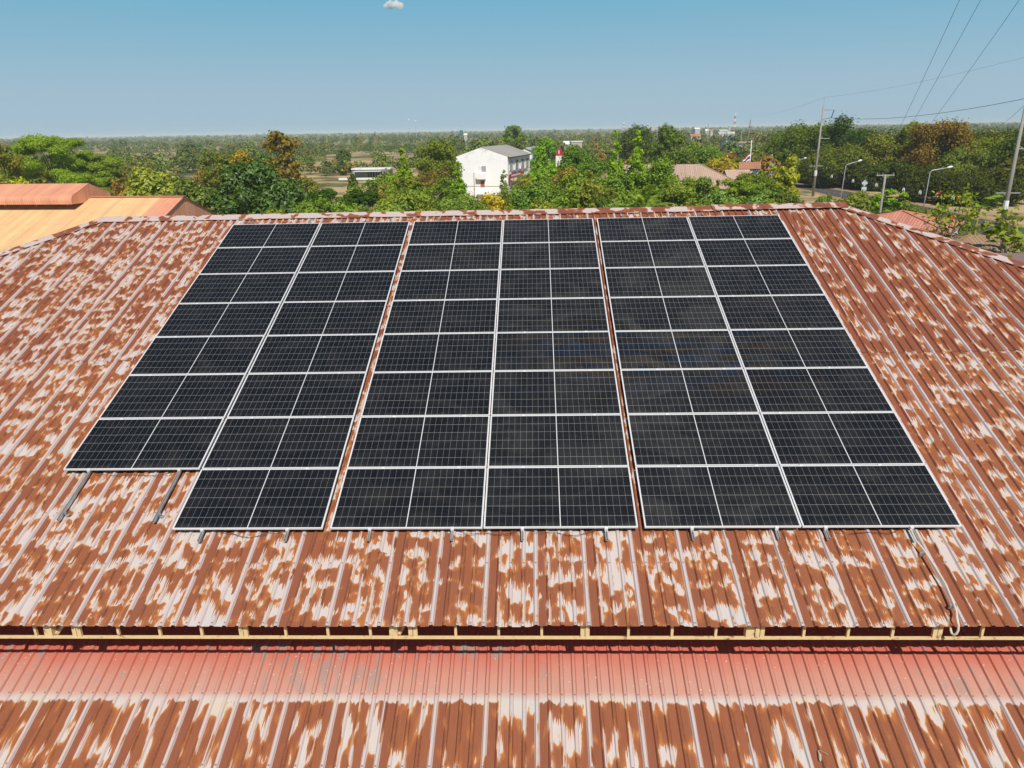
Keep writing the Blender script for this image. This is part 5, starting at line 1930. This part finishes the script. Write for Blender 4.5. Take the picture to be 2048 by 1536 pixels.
# ------------------------------------------------------------------ palms and special plants
def frond(mbl, base, direction, L, droop_, wid, n=10, split=True):
    d = Vector(direction).normalized()
    side = d.cross(Vector((0, 0, 1)))
    if side.length < .05:
        side = Vector((1, 0, 0))
    side.normalize()
    pts = [base + d * (L * s) - Vector((0, 0, droop_ * s * s * L)) for s in [i / n for i in range(n + 1)]]
    mbl.tube(pts, [wid * .05 * (1 - i / n * .8) for i in range(n + 1)], 4, caps=False)
    for i in range(1, n * 3):
        s = i / (n * 3)
        p = base + d * (L * s) - Vector((0, 0, droop_ * s * s * L))
        w_ = wid * (math.sin(min(1, s * 1.4 + .12) * 3.14 * .55)) * (1 - .55 * s)
        fwd = (d - Vector((0, 0, 2 * droop_ * s))).normalized()
        for sg in (-1, 1):
            tip = p + side * sg * w_ + fwd * w_ * .55 - Vector((0, 0, w_ * .45))
            ww = fwd * .055
            mbl.add([p - ww, tip, p + ww], [(0, 1, 2)])


def palm(px, ytop, D, L, label, seed, n=14, col=(.075, .125, .028), up=.9):
    r_ = random.Random(seed)
    t = at(px, ytop, D)
    hub = t - Vector((0, 0, L * .62))
    b = Vector((hub.x, hub.y, 0))
    root = empty('coconut_palm', b, label, 'palm')
    k = MB()
    k.tube([b, b.lerp(hub, .5) + Vector((.1, 0, 0)), hub], [.2, .15, .12], 8)
    part(k, 'trunk', MAT['palebark'], root)
    for i in range(n):
        a = 6.283 * i / n + r_.uniform(-.2, .2)
        e = r_.uniform(.1, 1.25)
        f_ = MB()
        frond(f_, hub, (math.cos(a) * math.cos(e), math.sin(a) * math.cos(e), math.sin(e) * up), L * r_.uniform(.75, 1.05), r_.uniform(.25, .6), .62)
        o_ = part(f_, 'frond', LEAF, root)
        k_ = r_.uniform(.8, 1.35)
        o_.color = (col[0] * k_, col[1] * k_, col[2], 1)


palm(1290, 362, 68, 4.4, 'coconut palm with arching fronds just behind the rusty ridge', 3, 16)
palm(1192, 322, 120, 4.6, 'coconut palm left of the beige roof among the trees', 5, 13)

# sparse tree with big drooping leaves and red leaves, right foreground
def sparse_tree(px, ytop, D, wpx, label, seed, nb=26, name='almond_tree', red=True, lsz=.25):
    r_ = random.Random(seed)
    t = at(px, ytop, D)
    h = t.z
    R__ = wpx * .5 * D / F
    b = Vector((t.x, t.y, 0))
    root = empty(name, b, label, 'tree')
    k = MB()
    fork = b + Vector((0, 0, h * .46))
    k.tube([b, b + Vector((.15, 0, h * .25)), fork], [.16, .13, .10], 7)
    tips = []
    for i in range(nb):
        a = r_.uniform(0, 6.283)
        kk = r_.uniform(.25, 1)
        tip = b + Vector((math.cos(a) * R__ * kk, math.sin(a) * R__ * kk, h * r_.uniform(.52, 1.0) * (1 - .12 * kk)))
        k.tube([fork - Vector((0, 0, r_.uniform(0, h * .15))), fork.lerp(tip, .5) + Vector((0, 0, -.15)), tip], [.06, .035, .015], 5, caps=False)
        tips.append(tip)
    part(k, 'trunk', MAT['palebark'], root)
    rng_ = np.random.default_rng(seed)
    cs, ns, ss, ts = [], [], [], []
    for tip in tips:
        n = rng_.integers(16, 34)
        c = np.array(tip) + rng_.normal(size=(n, 3)) * [.42, .42, .34]
        nn = rng_.normal(size=(n, 3)) * .6
        nn[:, 2] += .5
        nn /= np.linalg.norm(nn, axis=1, keepdims=True)
        cs.append(c), ns.append(nn), ss.append(np.full(n, lsz) * rng_.uniform(.6, 1.2, n)), ts.append(np.clip(rng_.normal(.35, .35, n), 0, 1))
    me = leaf_mesh('crown', np.concatenate(cs) - np.array(b), np.concatenate(ns), np.concatenate(ss), 1.8, np.concatenate(ts), LEAF, rng_)
    o_ = bpy.data.objects.new('crown', me)
    COL.objects.link(o_)
    o_.parent = root
    o_.color = (.085, .120, .020, 1)
    if red:
        idx = rng_.integers(0, len(tips), 10)
        c = np.array([tips[i] for i in idx]) + rng_.normal(size=(10, 3)) * .4 - np.array(b)
        nn = rng_.normal(size=(10, 3)) * .4 + np.array([0, -.8, .5])
        nn /= np.linalg.norm(nn, axis=1, keepdims=True)
        me = leaf_mesh('red_leaves', c, nn, np.full(10, .26), 1.5, np.zeros(10), LEAF, rng_)
        o_ = bpy.data.objects.new('red_leaves', me)
        COL.objects.link(o_)
        o_.parent = root
        o_.color = (.32, .045, .02, 1)
    return root


sparse_tree(1912, 370, 62, 96, 'sparse pale branched tree with big leaves, some of them red, beside the salmon roof', 4, 22)
sparse_tree(2040, 392, 56, 70, 'thin leaved sapling at the right edge in front of the pole', 12, 16, 'sapling', False, .3)
sparse_tree(2000, 505, 40, 130, 'thin twiggy sapling over the brown pavilion roof', 15, 12, 'sapling', False, .26)


def papaya(px, ytop, D, label, seed, n=16, L=1.5):
    r_ = random.Random(seed)
    t = at(px, ytop, D)
    b = Vector((t.x, t.y, 0))
    root = empty('papaya_tree', b, label, 'papaya')
    k = MB()
    k.tube([b, t - Vector((0, 0, .5))], [.12, .08], 7)
    part(k, 'trunk', MAT['palebark'], root)
    for i in range(n):
        a = 6.283 * i / n + r_.uniform(-.2, .2)
        e = r_.uniform(-.3, .75)
        l_ = L * r_.uniform(.8, 1.1)
        f_ = MB()
        hub = t - Vector((0, 0, .5))
        tip = hub + Vector((math.cos(a) * math.cos(e), math.sin(a) * math.cos(e), math.sin(e))) * l_
        f_.tube([hub, tip], .015, 4)
        for j in range(9):
            aa = a + (j - 4) * .42
            q = tip + Vector((math.cos(aa), math.sin(aa), -.35)) * .55
            s_ = Vector((-math.sin(aa), math.cos(aa), 0)) * .13
            f_.add([tip, tip.lerp(q, .6) + s_, q, tip.lerp(q, .6) - s_], [(0, 1, 2, 3)])
        o_ = part(f_, 'leaf', LEAF, root)
        yk = r_.random() < .15
        o_.color = (.18, .16, .02, 1) if yk else (.065, .125, .022, 1)


papaya(1962, 400, 66, 'papaya tree with umbrella of lobed leaves right of the sparse tree', 3)
papaya(2010, 462, 58, 'small papaya in front of the thick pole base', 6, 12, 1.1)

# small cloud far up
rng_c = np.random.default_rng(4)
cc_ = at(788, 13, 9000)
cm = bpy.data.meshes.new('cloud')
k = MB()
import bmesh
bm = bmesh.new()
for i in range(16):
    s = bmesh.ops.create_icosphere(bm, subdivisions=3, radius=1.0)
    off = Vector((rng_c.normal() * 48, rng_c.normal() * 36, abs(rng_c.normal()) * 34))
    r_ = rng_c.uniform(32, 60)
    for v in s['verts']:
        nse = 1 + .18 * math.sin(v.co.x * 5 + i) * math.cos(v.co.z * 6 + i)
        v.co = v.co * r_ * nse
        v.co.z *= .62
        v.co += off
bm.to_mesh(cm)
bm.free()
cm.polygons.foreach_set('use_smooth', [True] * len(cm.polygons))
ct = NT('thin cloud')
cv = ct.n('ShaderNodeVolumePrincipled')
cv.inputs['Color'].default_value = (1, 1, 1, 1)
cn = ct.noise(ct.obj(), 0.02, 5, 0.6)
ct.set(cv.inputs['Density'], ct.math('MULTIPLY', ct.step(cn, 0.34, 0.66), 0.03))
cv.inputs['Anisotropy'].default_value = -0.3
ct.t.links.new(cv.outputs[0], ct.out.inputs['Volume'])
cm.materials.append(ct.m)
co = bpy.data.objects.new('cloud', cm)
co.location = cc_
COL.objects.link(co)
tag(co, 'small white cloud alone in the upper sky', 'cloud')

# haze over the plain
hz = MB()
hz.box((8, 5900, 12.5), (15000, 12600, 29))
ht = NT('pale air')
pv = ht.n('ShaderNodeVolumePrincipled')
pv.inputs['Color'].default_value = (0.66, 0.80, 0.87, 1)
pv.inputs['Density'].default_value = 0.00016
pv.inputs['Anisotropy'].default_value = -0.2
ht.t.links.new(pv.outputs[0], ht.out.inputs['Volume'])
HAZE = tag(hz.build('haze', ht.m), 'thin pale haze lying over the plain', 'haze', kind='stuff')
